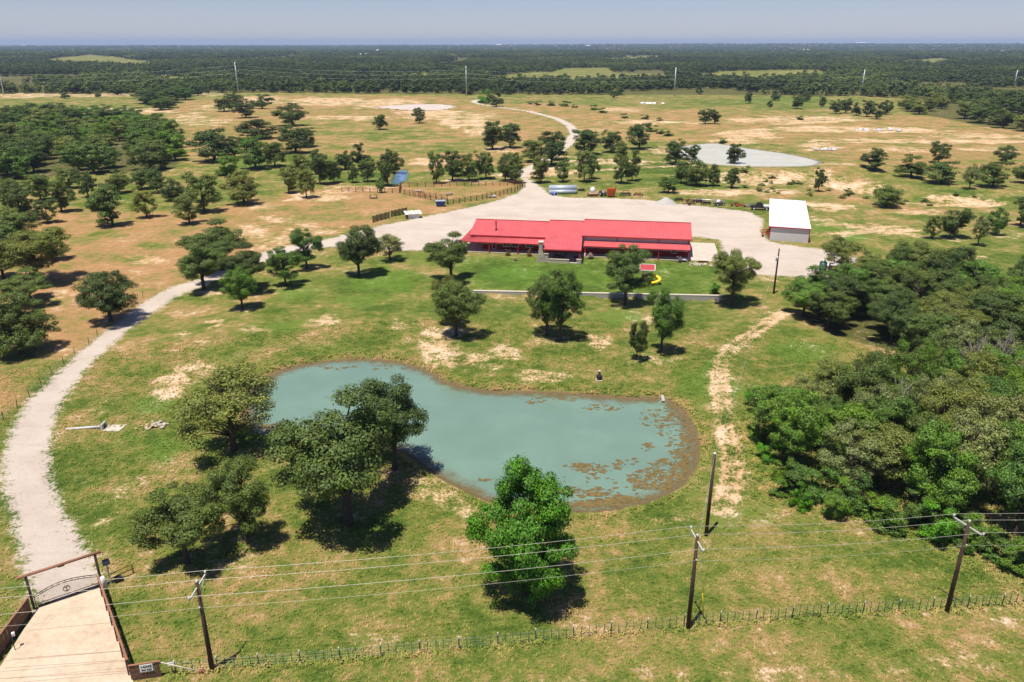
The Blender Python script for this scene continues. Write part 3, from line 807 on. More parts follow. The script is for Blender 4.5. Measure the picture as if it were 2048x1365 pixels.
KIND['mid'] = [tree_meshes(81 + i * 3, 78 + 4 * i, shape=('oak', 'round', 'oak', 'tall')[i % 4], **MIDN) for i in range(9)]
KIND['far'] = [tree_meshes(191, 30, 900, 0.95, 'oak', .12, clump_r=.32, twig=False), tree_meshes(192, 28, 850, 1.0, 'round', .12, clump_r=.32, twig=False), tree_meshes(193, 30, 900, 0.95, 'oak', .14, clump_r=.32, twig=False)]
KIND['shrub'] = [tree_meshes(195, 60, 7000, 0.38, 'round', 0.0, clump_r=.28, twig=False), tree_meshes(196, 50, 6500, 0.38, 'oak', 0.0, clump_r=.3, twig=False), tree_meshes(198, 44, 6000, 0.38, 'tall', 0.0, clump_r=.3, twig=False)]
KIND['dead'] = [tree_meshes(197, 14, 300, 0.3, 'oak', .2, bare_twigs=26, clump_r=.14)]

OAK = (0.108, 0.150, 0.034); OLIVE = (0.170, 0.195, 0.044); DARK = (0.078, 0.110, 0.028); GREEN = (0.095, 0.165, 0.030); BRIGHT = (0.095, 0.235, 0.014); FRESH = (0.125, 0.210, 0.026); GREY = (0.20, 0.225, 0.072); VINE = (0.125, 0.215, 0.034)
trng = random.Random(99)
N_TREES = [0]

def plant_tree(x, y, h, w, kind, color, label, group=None, name='oak_tree', cat='tree', parts=('trunk', 'crown')):
    v = trng.choice(KIND[kind])
    e = empty(name, (x, y, hz(x, y) - 0.05), trng.uniform(0, 6.28), label, cat, group)
    sx = w / 8.2; sz = h / 10.0
    e.scale = (sx, sx, sz)
    k = trng.uniform(0.96, 1.26); g = trng.uniform(-0.06, 0.06)
    col = (color[0] * k * (1 + g), color[1] * k, color[2] * k * (1 - g), 1)
    t_ = link_mesh(parts[0], v[0], e)
    c_ = link_mesh(parts[1], v[1], e)
    c_.color = col
    N_TREES[0] += 1
    return e

def tree_px(bx, by, top, width, kind, color, label, group=None, **k):
    p = S(bx, by)
    h = max(1.0, sight_height(bx, by, bx, top) * 0.97)
    w = width * metres_per_px(p, h * 0.6) * (1.10 if kind in ('oak', 'airy', 'tall') else 1.08 if kind in ('mid', 'cone', 'round') else 1.0)
    return plant_tree(p[0], p[1], h, w, kind, color, label, group, **k)

# --- trees one can tell apart: (base x, base y, top y, crown width, kind, colour, label)
TREES = [
 # lawn and pond
 (1050, 1196, 922, 218, 'pecan', (0.088, 0.205, 0.018), 'bright green leafy tree standing alone in front of the pond'),
 (697, 1046, 782, 262, 'oak', OAK, 'large spreading dark oak on the near bank, its grey trunk showing'),
 (790, 938, 748, 160, 'oak', DARK, 'oak leaning out over the water behind the large spreading oak'),
 (468, 902, 735, 196, 'airy', OLIVE, 'airy oak with bare lower twigs at the left end of the pond'),
 (374, 1124, 962, 158, 'oak', OAK, 'low dark oak nearest the ranch gate, behind the left utility pole'),
 (492, 1078, 903, 128, 'tall', OAK, 'slender oak with a leaning trunk just above the low dark oak by the gate'),
 (1093, 672, 536, 88, 'tall', OAK, 'left tree of the close pair on the lawn below the garden wall'),
 (1120, 682, 538, 84, 'tall', GREEN, 'right tree of the close pair on the lawn below the garden wall'),
 (912, 672, 556, 100, 'oak', OAK, 'front oak of the three in a file left of the red-roofed house, over bare soil'),
 (893, 652, 545, 60, 'tall', OLIVE, 'middle tree of the three in a file left of the red-roofed house'),
 (902, 562, 464, 96, 'oak', OAK, 'oak touching the left porch corner of the red-roofed house'),
 (1250, 604, 478, 92, 'tall', OAK, 'tall oak standing against the garden wall in front of the right porch'),
 (1322, 706, 570, 72, 'tall', GREEN, 'narrow tree on the lawn right of the close pair, below the play tower'),
 (1273, 722, 640, 38, 'tall', DARK, 'very small slim tree beside the narrow tree on the lawn'),
 (1463, 606, 490, 90, 'oak', OLIVE, 'round olive tree at the right end of the garden wall'),
 (718, 552, 447, 86, 'oak', DARK, 'dark round tree with a clear trunk on the lawn left of the house'),
 (780, 521, 463, 58, 'airy', GREY, 'small thin-leaved tree beside the gravel yard left of the house'),
 (572, 572, 490, 68, 'tall', GREEN, 'front tree of the pair on the lawn inside the bend of the drive'),
 (614, 537, 454, 62, 'tall', GREEN, 'rear tree of the pair on the lawn inside the bend of the drive'),
 (408, 578, 478, 104, 'oak', OAK, 'left oak of the big clump that shades the drive'),
 (445, 540, 438, 128, 'oak', OAK, 'rear oak of the big clump that shades the drive, its crown highest'),
 (500, 582, 486, 92, 'oak', DARK, 'right oak of the big clump that shades the drive'),
 (485, 618, 534, 66, 'round', FRESH, 'young round bright green tree in front of the clump on the drive'),
 (222, 643, 539, 114, 'round', DARK, 'neat round tree beside the gravel drive, its shadow reaching the gravel'),
 (44, 708, 578, 128, 'cone', OAK, 'broad cone-shaped tree with low branches at the left edge'),
 (62, 606, 536, 110, 'oak', OAK, 'low oak just behind the cone-shaped tree at the left edge'),
 (76, 566, 456, 142, 'oak', OLIVE, 'wide olive oak at the left edge above the cone-shaped tree'),
 (8, 560, 478, 90, 'oak', OLIVE, 'oak cut by the left edge of the picture, beside the wide olive oak'),
 (46, 474, 418, 66, 'mid', OAK, 'small oak at the left edge above the wide olive oak'),
 (22, 402, 352, 60, 'mid', OAK, 'oak at the extreme left edge just below the left wood'),
 (14, 470, 408, 60, 'mid', OLIVE, 'olive oak cut by the left edge, level with the pasture oaks'),
 (96, 446, 396, 44, 'mid', DARK, 'small dark oak between the left edge and the broad multi-stemmed oak'),
 (20, 520, 446, 76, 'mid', OAK, 'oak cut by the left edge above the wide olive oak'),
 (108, 520, 462, 60, 'mid', OLIVE, 'low olive oak right of the wide olive oak at the left'),
 (140, 378, 336, 46, 'mid', OAK, 'oak on the lower fringe of the left wood, left of the small upright oak'),
 (238, 388, 340, 46, 'mid', OLIVE, 'olive oak on the lower fringe of the left wood, above the broad oak'),
 # pasture oaks left of the yard
 (124, 425, 358, 54, 'mid', OAK, 'single oak in the left pasture with a narrow shadow on tan grass'),
 (46, 440, 362, 64, 'mid', DARK, 'oak at the left edge of the pasture below the left wood'),
 (82, 402, 345, 50, 'mid', OAK, 'oak at the foot of the left wood, second from the edge of the picture'),
 (177, 396, 338, 38, 'mid', DARK, 'small upright oak on green grass at the foot of the left wood'),
 (226, 452, 366, 76, 'mid', OAK, 'broad multi-stemmed oak in the middle of the left pasture'),
 (294, 436, 379, 48, 'mid', OLIVE, 'slim-trunked oak just right of the broad multi-stemmed oak'),
 (348, 402, 356, 42, 'mid', DARK, 'compact oak at the lower corner of the left wood'),
 (284, 380, 338, 42, 'mid', OAK, 'oak on the lower fringe of the left wood, third from its corner'),
 (315, 386, 335, 44, 'mid', OAK, 'oak on the lower fringe of the left wood, second from its corner'),
 (379, 449, 386, 52, 'mid', OLIVE, 'scrubby oak with a forked trunk left of the bare sand slope'),
 (409, 424, 344, 68, 'mid', OAK, 'tall double-trunked oak behind the scrubby forked oak'),
 (488, 408, 343, 74, 'mid', OLIVE, 'spreading olive oak alone above the bare sand slope'),
 (452, 352, 306, 60, 'shrub', FRESH, 'pale green thicket under the dark oaks of the middle pasture'),
 # middle pasture
 (586, 253, 207, 66, 'mid', DARK, 'wide lone oak beside the bare orange ground in the far pasture'),
 (761, 262, 231, 29, 'mid', DARK, 'left of the two small round oaks alone in the far pasture'),
 (839, 249, 218, 29, 'mid', DARK, 'right of the two small round oaks alone in the far pasture'),
 (449, 226, 199, 40, 'mid', DARK, 'left oak of the far clump of four at the top of the tan field'),
 (470, 216, 183, 40, 'mid', DARK, 'rear oak of the far clump of four at the top of the tan field'),
 (492, 237, 198, 44, 'mid', DARK, 'front oak of the far clump of four at the top of the tan field'),
 (525, 220, 190, 42, 'mid', DARK, 'right oak of the far clump of four at the top of the tan field'),
 (515, 278, 237, 76, 'mid', DARK, 'topmost oak of the dark cluster in the middle pasture'),
 (430, 325, 261, 88, 'mid', DARK, 'large left oak of the dark cluster in the middle pasture'),
 (470, 318, 275, 60, 'mid', DARK, 'second oak from the left in the dark cluster of the middle pasture'),
 (512, 340, 274, 66, 'mid', GREEN, 'front oak of the dark cluster in the middle pasture'),
 (550, 336, 284, 50, 'mid', OAK, 'lighter oak on the right of the dark cluster'),
 (592, 308, 254, 70, 'mid', DARK, 'right oak of the dark cluster, beyond its gap'),
 (612, 296, 256, 50, 'mid', OAK, 'outermost right oak of the dark cluster'),
 (602, 352, 307, 46, 'mid', OLIVE, 'olive oak in the ragged row left of the pens, at its back'),
 (578, 386, 333, 40, 'mid', OLIVE, 'leftmost oak of the ragged row left of the pens'),
 (613, 396, 336, 40, 'mid', OLIVE, 'thin oak nearest the camera in the ragged row left of the pens'),
 (640, 370, 296, 48, 'mid', OAK, 'full oak third from the left in the ragged row left of the pens'),
 (668, 366, 322, 32, 'mid', DARK, 'narrow oak fourth from the left in the ragged row left of the pens'),
 (691, 340, 302, 38, 'mid', DARK, 'oak set back in the middle of the ragged row left of the pens'),
 (706, 366, 325, 24, 'mid', DARK, 'slim upright tree in the middle of the ragged row left of the pens'),
 (736, 364, 314, 34, 'mid', OAK, 'oak right of the slim upright tree in the ragged row'),
 (724, 340, 287, 38, 'mid', DARK, 'tall dark oak set back at the right of the ragged row'),
 (776, 372, 297, 40, 'mid', DARK, 'dark oak standing beside the small blue stock pond'),
 (788, 345, 300, 40, 'mid', OLIVE, 'half-bare oak behind the small blue stock pond'),
 (762, 386, 356, 18, 'mid', GREEN, 'sapling beside the pen fence below the small blue stock pond'),
 (873, 366, 302, 34, 'mid', OAK, 'leftmost oak of the row behind the pens'),
 (905, 361, 299, 46, 'mid', DARK, 'second oak from the left in the row behind the pens'),
 (938, 362, 302, 46, 'mid', OAK, 'third oak from the left in the row behind the pens'),
 (972, 358, 304, 38, 'mid', OAK, 'fourth oak from the left in the row behind the pens'),
 (985, 302, 243, 52, 'mid', DARK, 'left oak of the dark pair in the far pasture above the row behind the pens'),
 (1020, 298, 248, 46, 'mid', DARK, 'right oak of the dark pair in the far pasture above the row behind the pens'),
 # along the north road and behind the yard
 (1011, 362, 304, 36, 'mid', OAK, 'left of the two oaks left of the north road at the pen corner'),
 (1031, 366, 306, 38, 'mid', OAK, 'right of the two oaks left of the north road at the pen corner'),
 (1082, 367, 310, 46, 'mid', OLIVE, 'olive oak just right of the north road above the stacked pipes'),
 (1126, 364, 318, 32, 'mid', OAK, 'forked young oak above the stacked pipes'),
 (1168, 364, 298, 40, 'mid', OLIVE, 'oak behind the tank trailer, with two pale stems'),
 (1183, 358, 302, 30, 'mid', OAK, 'oak leaning against the two-stemmed oak behind the tank trailer'),
 (1242, 367, 306, 38, 'mid', OAK, 'left oak of the pair behind the orange hopper'),
 (1264, 362, 298, 34, 'mid', OAK, 'right oak of the pair behind the orange hopper'),
 (1243, 322, 281, 28, 'mid', OAK, 'small oak behind the pair at the orange hopper'),
 (1337, 386, 352, 38, 'mid', GREEN, 'low round tree beside the gravel heap'),
 (1362, 367, 318, 32, 'mid', OAK, 'left oak of the clump between the yard and the far pond'),
 (1392, 372, 318, 48, 'mid', OAK, 'middle oak of the clump between the yard and the far pond'),
 (1427, 372, 326, 26, 'mid', OAK, 'right oak of the clump between the yard and the far pond'),
 (1464, 376, 334, 28, 'mid', DARK, 'narrow dark tree right of the clump below the far pond'),
 (1351, 328, 278, 50, 'mid', DARK, 'dark oak on the left shore of the far pond'),
 (1389, 322, 287, 30, 'mid', DARK, 'small oak at the waterline on the left shore of the far pond'),
 (1467, 325, 279, 40, 'mid', DARK, 'tree standing in the shallows of the far pond'),
 (1278, 300, 247, 50, 'mid', DARK, 'large dark tree on the rise left of the far pond'),
 (1222, 306, 260, 42, 'mid', DARK, 'round oak second left of the rise by the far pond'),
 (1169, 310, 258, 60, 'mid', DARK, 'wide oak where the north road curves away'),
 (1103, 330, 260, 68, 'mid', DARK, 'big dark oak left of the curve of the north road'),
 (1068, 324, 279, 54, 'mid', OAK, 'oak tucked beside the big dark oak left of the north road'),
 (1410, 249, 217, 30, 'mid', DARK, 'left bush-like tree of the pair above the far pond'),
 (1428, 249, 219, 24, 'mid', DARK, 'right bush-like tree of the pair above the far pond'),
 (993, 213, 181, 32, 'mid', DARK, 'dark oak where the far road leaves the pasture'),
 (968, 206, 177, 32, 'shrub', BRIGHT, 'bright green bush beside the dark oak where the far road leaves the pasture'),
 (1496, 208, 184, 16, 'mid', DARK, 'leftmost lone oak in the far green field at right'),
 (1228, 195, 179, 18, 'mid', DARK, 'lone oak at the edge of the far wood, behind the pale rubble'),
 (1539, 217, 202, 12, 'mid', DARK, 'smallest lone oak in the far green field at right'),
 (1551, 202, 186, 22, 'mid', DARK, 'oak against the wood edge behind the smallest lone oak'),
 (1594, 219, 190, 28, 'mid', DARK, 'roundest oak in the far green field at right'),
 (1612, 204, 184, 24, 'mid', DARK, 'oak behind the roundest oak in the far green field'),
 (1643, 216, 193, 16, 'mid', DARK, 'narrow lone oak right of the roundest oak in the far green field'),
 (1671, 229, 199, 24, 'mid', DARK, 'left oak of the joined pair in the far green field'),
 (1690, 228, 197, 26, 'mid', DARK, 'right oak of the joined pair in the far green field'),
 (1712, 232, 205, 22, 'mid', DARK, 'first oak of the line leading into the right wood'),
 (1733, 234, 199, 26, 'mid', DARK, 'second oak of the line leading into the right wood'),
 (1754, 238, 206, 26, 'mid', DARK, 'third oak of the line leading into the right wood'),
 (1772, 230, 200, 26, 'mid', DARK, 'fourth oak of the line leading into the right wood'),
 (1749, 349, 306, 56, 'mid', DARK, 'left oak on the bank above the gully'),
 (1821, 356, 309, 64, 'mid', OAK, 'wide oak second on the bank above the gully'),
 (1876, 326, 283, 42, 'mid', DARK, 'tall dark oak standing behind the oaks on the gully bank'),
 (1882, 368, 324, 70, 'mid', OAK, 'low oak third on the bank above the gully'),
 (1938, 380, 328, 34, 'airy', GREY, 'grey half-bare oak at the head of the gully'),
 (1984, 376, 323, 62, 'mid', OAK, 'oak on the far side of the gully, at its right end'),
 (2011, 328, 291, 42, 'mid', DARK, 'small oak by the sand track near the right edge'),
 (2050, 368, 306, 56, 'mid', OAK, 'oak cut by the right edge beyond the gully'),
 (1772, 414, 369, 64, 'mid', OAK, 'spreading tree alone on the green field beyond the white shed'),
 (1864, 478, 428, 34, 'mid', OLIVE, 'left small tree of the group right of the white shed field'),
 (1908, 477, 413, 64, 'mid', OAK, 'full round oak of the group right of the white shed field'),
 (1992, 470, 414, 38, 'mid', GREEN, 'small green oak right of the bare-trunked tree'),
 (1955, 492, 426, 36, 'airy', GREY, 'grey tree with a bare pale trunk right of the white shed field'),
 (2040, 452, 388, 50, 'mid', OAK, 'oak cut by the right edge above the right wood'),
 (1684, 545, 470, 84, 'airy', OLIVE, 'round olive tree standing over the green tank'),
 (2044, 562, 510, 40, 'mid', OAK, 'small oak cut by the right edge at the yellow clearing'),
 (1636, 384, 334, 22, 'mid', DARK, 'dark columnar bush on the bank left of the gully'),
 (298, 208, 180, 56, 'mid', DARK, 'dark round oak left of the hedge running into the far field'),
 (130, 198, 184, 20, 'mid', DARK, 'left of two bushes on the far left green field'),
 (197, 196, 186, 16, 'mid', DARK, 'right of two bushes on the far left green field'),
 (235, 190, 168, 30, 'mid', DARK, 'oak at the wood edge beyond the far left green field'),
 (165, 186, 160, 60, 'mid', DARK, 'wide oak at the wood edge beyond the far left green field'),
]
for t_ in TREES:
    shrub = t_[4] == 'shrub'
    tree_px(*t_, name='leafy_bush' if shrub else ('pecan_tree' if t_[4] == 'pecan' else 'oak_tree'), cat='bush' if shrub else 'tree')

ORD = ['first', 'second', 'third', 'fourth', 'fifth', 'sixth', 'seventh', 'eighth', 'ninth', 'tenth', 'eleventh', 'twelfth', 'thirteenth', 'fourteenth', 'fifteenth', 'sixteenth']
ROW = ['front row', 'second row', 'third row', 'fourth row', 'fifth row', 'sixth row', 'seventh row', 'eighth row', 'ninth row', 'tenth row']
COLOUR_WORD = {OAK: 'dark green', OLIVE: 'olive', DARK: 'deep green', GREEN: 'mid-green', FRESH: 'fresh green', GREY: 'grey-green', VINE: 'light green', BRIGHT: 'bright green'}
def places(pts, per_row):
    """rows counted from the camera, each counted from the left as seen"""
    order = sorted(range(len(pts)), key=lambda i: math.hypot(*pts[i])); out = [''] * len(pts)
    for k in range(0, len(order), per_row):
        for j, i in enumerate(sorted(order[k:k + per_row], key=lambda i: pts[i][0] / pts[i][1])):
            out[i] = ORD[j] + ' from the left in the ' + ROW[k // per_row]
    return out

# --- trees inside the woods, packed so that their crowns touch
def fill_wood(poly, spacing, hrange, wrange, kinds, colors, label, group, seed, limit, per_row, name='wood_tree', cat='tree'):
    rs = random.Random(seed); out = []
    x0, y0 = poly.min(0); x1, y1 = poly.max(0)
    cx = np.array([rs.uniform(x0, x1) for _ in range(limit * 40)]); cy = np.array([rs.uniform(y0, y1) for _ in range(limit * 40)])
    ok = (np.abs(np.arctan2(cx, cy)) < 0.66) & (poly_sd(cx, cy, poly) > 0.3)
    for x, y in zip(cx[ok].tolist(), cy[ok].tolist()):
        if len(out) >= limit: break
        if any((x - a) ** 2 + (y - b) ** 2 < spacing ** 2 for a, b in out): continue
        out.append((x, y))
    for (x, y), place in zip(out, places(out, per_row)):
        c = rs.choice(colors)
        plant_tree(x, y, rs.uniform(*hrange), rs.uniform(*wrange), rs.choice(kinds), c, COLOUR_WORD[c] + ' oak, ' + place + ' of the ' + label, group, name=name, cat=cat)
    return out

fill_wood(WOODS['lower'], 4.0, (6.5, 10.5), (5.5, 8.5), ['wood', 'wood', 'wood', 'airy'], [OAK, OLIVE, OLIVE, GREY, GREY, GREEN, VINE, FRESH], 'near right wood', 'oaks of the near right wood', 1, 62, 9)
fill_wood(WOODS['upper'], 5.2, (6.5, 9.0), (7.5, 10.5), ['wood', 'oak'], [OAK, OAK, OLIVE, DARK, GREEN, VINE], 'upper right wood', 'oaks of the upper right wood', 2, 40, 8)
fill_wood(WOODS['west'], 8.6, (7.5, 11.5), (10, 16), ['mid'], [OAK, OAK, OLIVE, DARK, GREEN, FRESH], 'left wood', 'oaks of the left wood', 3, 100, 12)
fill_wood(WOODS['east'], 9.5, (8, 11), (11, 16), ['mid'], [OAK, DARK, OLIVE], 'far right wood', 'oaks of the far right wood', 4, 70, 12)
fill_wood(WOODS['hedge'], 11, (8, 11), (12, 18), ['mid'], [OAK, DARK, GREEN], 'far left hedge', 'oaks of the far hedge', 5, 14, 5)

# dead trees poking out of the near wood
for bx, by, h, w, lab in [(1930, 800, 10.5, 7, 'bleached dead tree top rising from the middle of the right wood'), (1985, 790, 10.5, 6.5, 'bleached dead tree top nearest the right edge in the wood'), (1790, 880, 9, 6, 'pale leafless branches in the centre of the near wood'), (1920, 960, 8, 6, 'leafless branches low in the near wood at right')]:
    p = S(bx, by)
    plant_tree(p[0], p[1], h, w, 'dead', OLIVE, lab, name='dead_tree')

# shrubs along the front of the near wood
srng0 = random.Random(77)
SHRUBS = [(1520, 830, 46, BRIGHT), (1512, 880, 40, FRESH), (1535, 925, 44, BRIGHT), (1560, 960, 46, FRESH), (1590, 985, 70, GREEN), (1630, 1000, 70, GREEN), (1665, 1035, 60, FRESH), (1700, 1020, 70, GREEN), (1740, 1040, 70, FRESH), (1780, 1060, 70, FRESH), (1830, 1050, 70, GREEN), (1870, 1085, 70, BRIGHT),
          (1925, 1085, 70, GREEN), (1960, 1110, 70, FRESH), (2000, 1130, 70, GREEN), (2040, 1150, 70, FRESH), (1560, 995, 40, FRESH), (1600, 1020, 46, BRIGHT), (1680, 1000, 60, VINE), (1508, 812, 40, BRIGHT), (1560, 838, 46, GREEN), (1610, 838, 50, GREEN), (1680, 808, 50, OAK)]
sh_place = places([tuple(S(x, y)) for x, y, w, c in SHRUBS], 12)
for i, (x, y, w, c) in enumerate(SHRUBS):
    tree_px(x, y, y - w * srng0.uniform(.7, 1.15), w * 1.1, 'shrub', c, COLOUR_WORD[c] + ' shrub, ' + sh_place[i] + ' edging the near right wood', 'shrubs edging the near wood', name='leafy_shrub', cat='shrub', parts=('stem', 'foliage'))
SCRUB = [(1130, 214, 26, GREEN), (1105, 212, 22, DARK), (1075, 210, 20, DARK), (1060, 208, 14, DARK), (1150, 217, 16, GREEN), (1190, 222, 24, GREEN), (1205, 229, 24, FRESH), (1250, 238, 22, GREEN), (1290, 240, 20, DARK), (1318, 243, 16, DARK), (1302, 264, 30, GREEN), (1335, 272, 24, GREEN), (1320, 268, 20, DARK), (1445, 285, 22, FRESH), (1600, 240, 18, DARK)]
sc_place = places([tuple(S(x, y)) for x, y, w, c in SCRUB], 15)
for i, (x, y, w, c) in enumerate(SCRUB):
    tree_px(x, y, y - w * 0.45, w, 'shrub', c, 'low scrub bush, ' + sc_place[i].split(' in the')[0] + ' along the washed-out bank in the far pasture', 'scrub bushes in the far pasture', name='scrub_bush', cat='bush', parts=('stem', 'foliage'))
# scrub on the dam and the gully
srng = random.Random(8)
BANK = []
for k in range(36):
    x = srng.uniform(1440, 1960)
    BANK.append((x, 352 + (x - 1440) * 0.09 + srng.uniform(-10, 26), srng.uniform(10, 22), srng.choice([GREEN, OLIVE, GREY, OAK])))
bk_place = places([tuple(S(q[0], q[1])) for q in BANK], 12)
for (x, y, w, c), place in zip(BANK, bk_place):
    tree_px(x, y, y - w * 0.4, w, 'shrub', c, COLOUR_WORD[c] + ' scrub bush, ' + place + ' on the eroded bank', 'scrub bushes on the eroded bank', name='scrub_bush', cat='bush', parts=('stem', 'foliage'))
# porch and lawn shrubs
for x, y, top, w, c, lab in [(1017, 512, 498, 13, (0.20, 0.13, 0.05), 'left flowering shrub before the left porch'), (1057, 513, 498, 13, (0.22, 0.13, 0.05), 'right flowering shrub before the left porch, near the stone chimney'), (1180, 518, 505, 16, (0.34, 0.27, 0.25), 'pale flowering shrub right of the patio roof'), (1285, 524, 508, 15, (0.36, 0.30, 0.30), 'pale flowering shrub behind the tall oak at the right porch'), (1358, 525, 513, 13, (0.30, 0.22, 0.19), 'pinkish shrub at the right end of the porch'), (1427, 587, 565, 26, BRIGHT, 'dark green bush on top of the right end of the garden wall')]:
    tree_px(x, y, top, w, 'shrub', c, lab, name='garden_shrub', cat='shrub', parts=('stem', 'foliage'))

# --- the wooded country beyond: one mass, scattered as instances of a distant oak's crown and trunk
far_oaks = []
for i, (x, y) in enumerate(((900, 188), (700, 187), (1400, 189))):
    p = S(x, y)
    e = empty('oak_tree', (p[0], p[1], hz(*p) - 0.05), i * 2.0, ['dark oak at the far wood edge behind the middle steel pylon', 'dark oak at the far wood edge left of the muddy pool', 'dark oak at the far wood edge above the far pond'][i], 'tree')
    k = KIND['far'][i]
    link_mesh('trunk', k[0], e)
    c = link_mesh('crown', k[1], e)
    c.color = (*DARK, 1)
    far_oaks.append(c)
M['far_leaf'] = leaf_material('far_woodland_leaves', False, (0.088, 0.122, 0.034))
def far_forest():
    rs = np.random.RandomState(4)
    P = []
    for r0, r1, n, sc in ((560, 2600, 52000, 1.0), (2600, 11000, 34000, 2.6)):
        r = np.sqrt(rs.uniform(r0 * r0, r1 * r1, n)) if sc == 1.0 else np.exp(rs.uniform(math.log(r0), math.log(r1), n))
        a = rs.uniform(-0.70, 0.70, n)
        x, y = r * np.sin(a), r * np.cos(a)
        ok = poly_sd(x, y, PASTURE) < -2
        for c in CLEARINGS: ok &= poly_sd(x, y, c) < 0
        dn = fbm(x / 160, y / 160, 31)
        ok &= dn > 0.40
        s = sc * rs.uniform(0.55, 1.5, n)
        P.append(np.stack([x, y, s, np.full(n, sc)], 1)[ok])
    P = np.concatenate(P)
    z = height(P[:, 0], P[:, 1])
    me = bpy.data.meshes.new('woodland')
    me.from_pydata(np.stack([P[:, 0], P[:, 1], z], 1).tolist(), [], [])
    def put(k, a, ty='FLOAT'):
        at_ = me.attributes.new(k, ty, 'POINT'); at_.data.foreach_set('value', a)
    sx = P[:, 2]; sz = np.where(P[:, 3] > 1, rs.uniform(0.9, 1.5, len(P)), P[:, 2] * rs.uniform(.6, 0.95, len(P)))
    at_ = me.attributes.new('size', 'FLOAT_VECTOR', 'POINT'); at_.data.foreach_set('vector', np.stack([sx, sx, sz], 1).astype(np.float32).ravel())
    put('turn', rs.uniform(0, 6.28, len(P)).astype(np.float32))
    put('pick', rs.randint(0, 3, len(P)).astype(np.int32), 'INT')
    o = link_mesh('woodland', me)
    ng = bpy.data.node_groups.new('woodland', 'GeometryNodeTree')
    ng.interface.new_socket('Geometry', in_out='INPUT', socket_type='NodeSocketGeometry')
    ng.interface.new_socket('Geometry', in_out='OUTPUT', socket_type='NodeSocketGeometry')
    N = ng.nodes; L = ng.links
    gi = N.new('NodeGroupInput'); go = N.new('NodeGroupOutput')
    iop = N.new('GeometryNodeInstanceOnPoints')
    g2i = N.new('GeometryNodeGeometryToInstance')
    for c in far_oaks:
        oi = N.new('GeometryNodeObjectInfo'); oi.transform_space = 'ORIGINAL'; oi.inputs['Object'].default_value = c; oi.inputs['As Instance'].default_value = False
        sm = N.new('GeometryNodeSetMaterial'); sm.inputs['Material'].default_value = M['far_leaf']
        L.new(oi.outputs['Geometry'], sm.inputs[0]); L.new(sm.outputs[0], g2i.inputs[0])
    L.new(gi.outputs[0], iop.inputs['Points']); L.new(g2i.outputs[0], iop.inputs['Instance'])
    iop.inputs['Pick Instance'].default_value = True
    def named(k, ty):
        n = N.new('GeometryNodeInputNamedAttribute'); n.data_type = ty; n.inputs['Name'].default_value = k
        return n.outputs['Attribute']
    L.new(named('pick', 'INT'), iop.inputs['Instance Index'])
    L.new(named('size', 'FLOAT_VECTOR'), iop.inputs['Scale'])
    cb = N.new('ShaderNodeCombineXYZ'); L.new(named('turn', 'FLOAT'), cb.inputs[2])
    L.new(cb.outputs[0], iop.inputs['Rotation'])
    L.new(iop.outputs[0], go.inputs[0])
    md = o.modifiers.new('woodland', 'NODES'); md.node_group = ng
    tag(o, 'far woodland spreading from the pasture edge to the horizon', 'woodland', kind='stuff')
    return o
far_forest()
print('trees', N_TREES[0])

# ------------------------------------------------------------------ the red-roofed house
house = empty('ranch_house', (HOUSE_A[0], HOUSE_A[1], 0.0), math.atan2(HU[1], HU[0]), 'long single-storey ranch house with a bright red metal roof and red porches', 'house')
def roof_sheet(name, quad, mat, parent, th=0.10, rib=0.61):
    """ribbed metal sheet: quad = eave left, eave right, ridge right, ridge left (house coordinates)"""
    a, b, c, d = [Vector(q) for q in quad]
    mb = MB().slab([a, b, c, d], th)
    n = (b - a).cross(d - a).normalized()
    L = max((b - a).length, (c - d).length); k = int(L / rib)
    for i in range(k + 1):
        f = i / k
        p = a.lerp(b, f); q = d.lerp(c, f)
        e = (b - a).normalized() * 0.05
        mb.hexa([p - e, p + e, q + e, q - e], [p - e * .5 + n * .085, p + e * .5 + n * .085, q + e * .5 + n * .085, q - e * .5 + n * .085])
    return mb.build(name, mat, parent)
# slab, walls
MB().box(-3.2, 47.2, 0, 2.9, -0.25, 0.12).box(-3.2, -0.1, 2.9, 18, -0.25, 0.12).build('porch_slab', M['concrete'], house)
MB().box(15.0, 23.9, -6.2, 0, -0.25, 0.10).build('patio_slab', M['concrete'], house)
# left wing walls
MB().box(0, 15.4, 2.9, 17.9, 0.0, 1.35).build('wainscot', M['wall_red'], house)
MB().hexa([(0.02, 2.92, 1.35), (15.4, 2.92, 1.35), (15.4, 17.88, 1.35), (0.02, 17.88, 1.35)], [(0.02, 2.92, 3.42), (15.4, 2.92, 3.42), (15.4, 17.88, 3.42), (0.02, 17.88, 3.42)]).build('wall', M['cream'], house)
MB().add([(0.02, 2.92, 3.42), (0.02, 17.88, 3.42), (0.02, 10.4, 5.25)], [(0, 2, 1)]).build('gable', M['cream'], house)
# middle section walls
MB().box(15.42, 23.4, 5.2, 17.9, 0.0, 3.9).build('wall', M['cream'], house)
# right wing
MB().box(23.42, 47.2, 2.9, 17.9, 0.0, 1.35).build('wainscot', M['wall_red'], house)
MB().box(23.44, 47.18, 2.92, 17.88, 1.35, 4.25).build('wall', M['siding'], house)
MB().add([(47.18, 2.92, 4.25), (47.18, 17.88, 4.25), (47.18, 10.4, 6.15), (23.44, 2.92, 4.25), (23.44, 17.88, 4.25), (23.44, 10.4, 6.15)], [(0, 1, 2), (3, 5, 4)]).build('gable', M['siding'], house)
for u in (23.5, 31.2, 40.5, 47.05):
    MB().box(u - 0.10, u + 0.10, 2.82, 2.915, 3.1, 4.22).build('corner_trim', M['trim_red'], house)
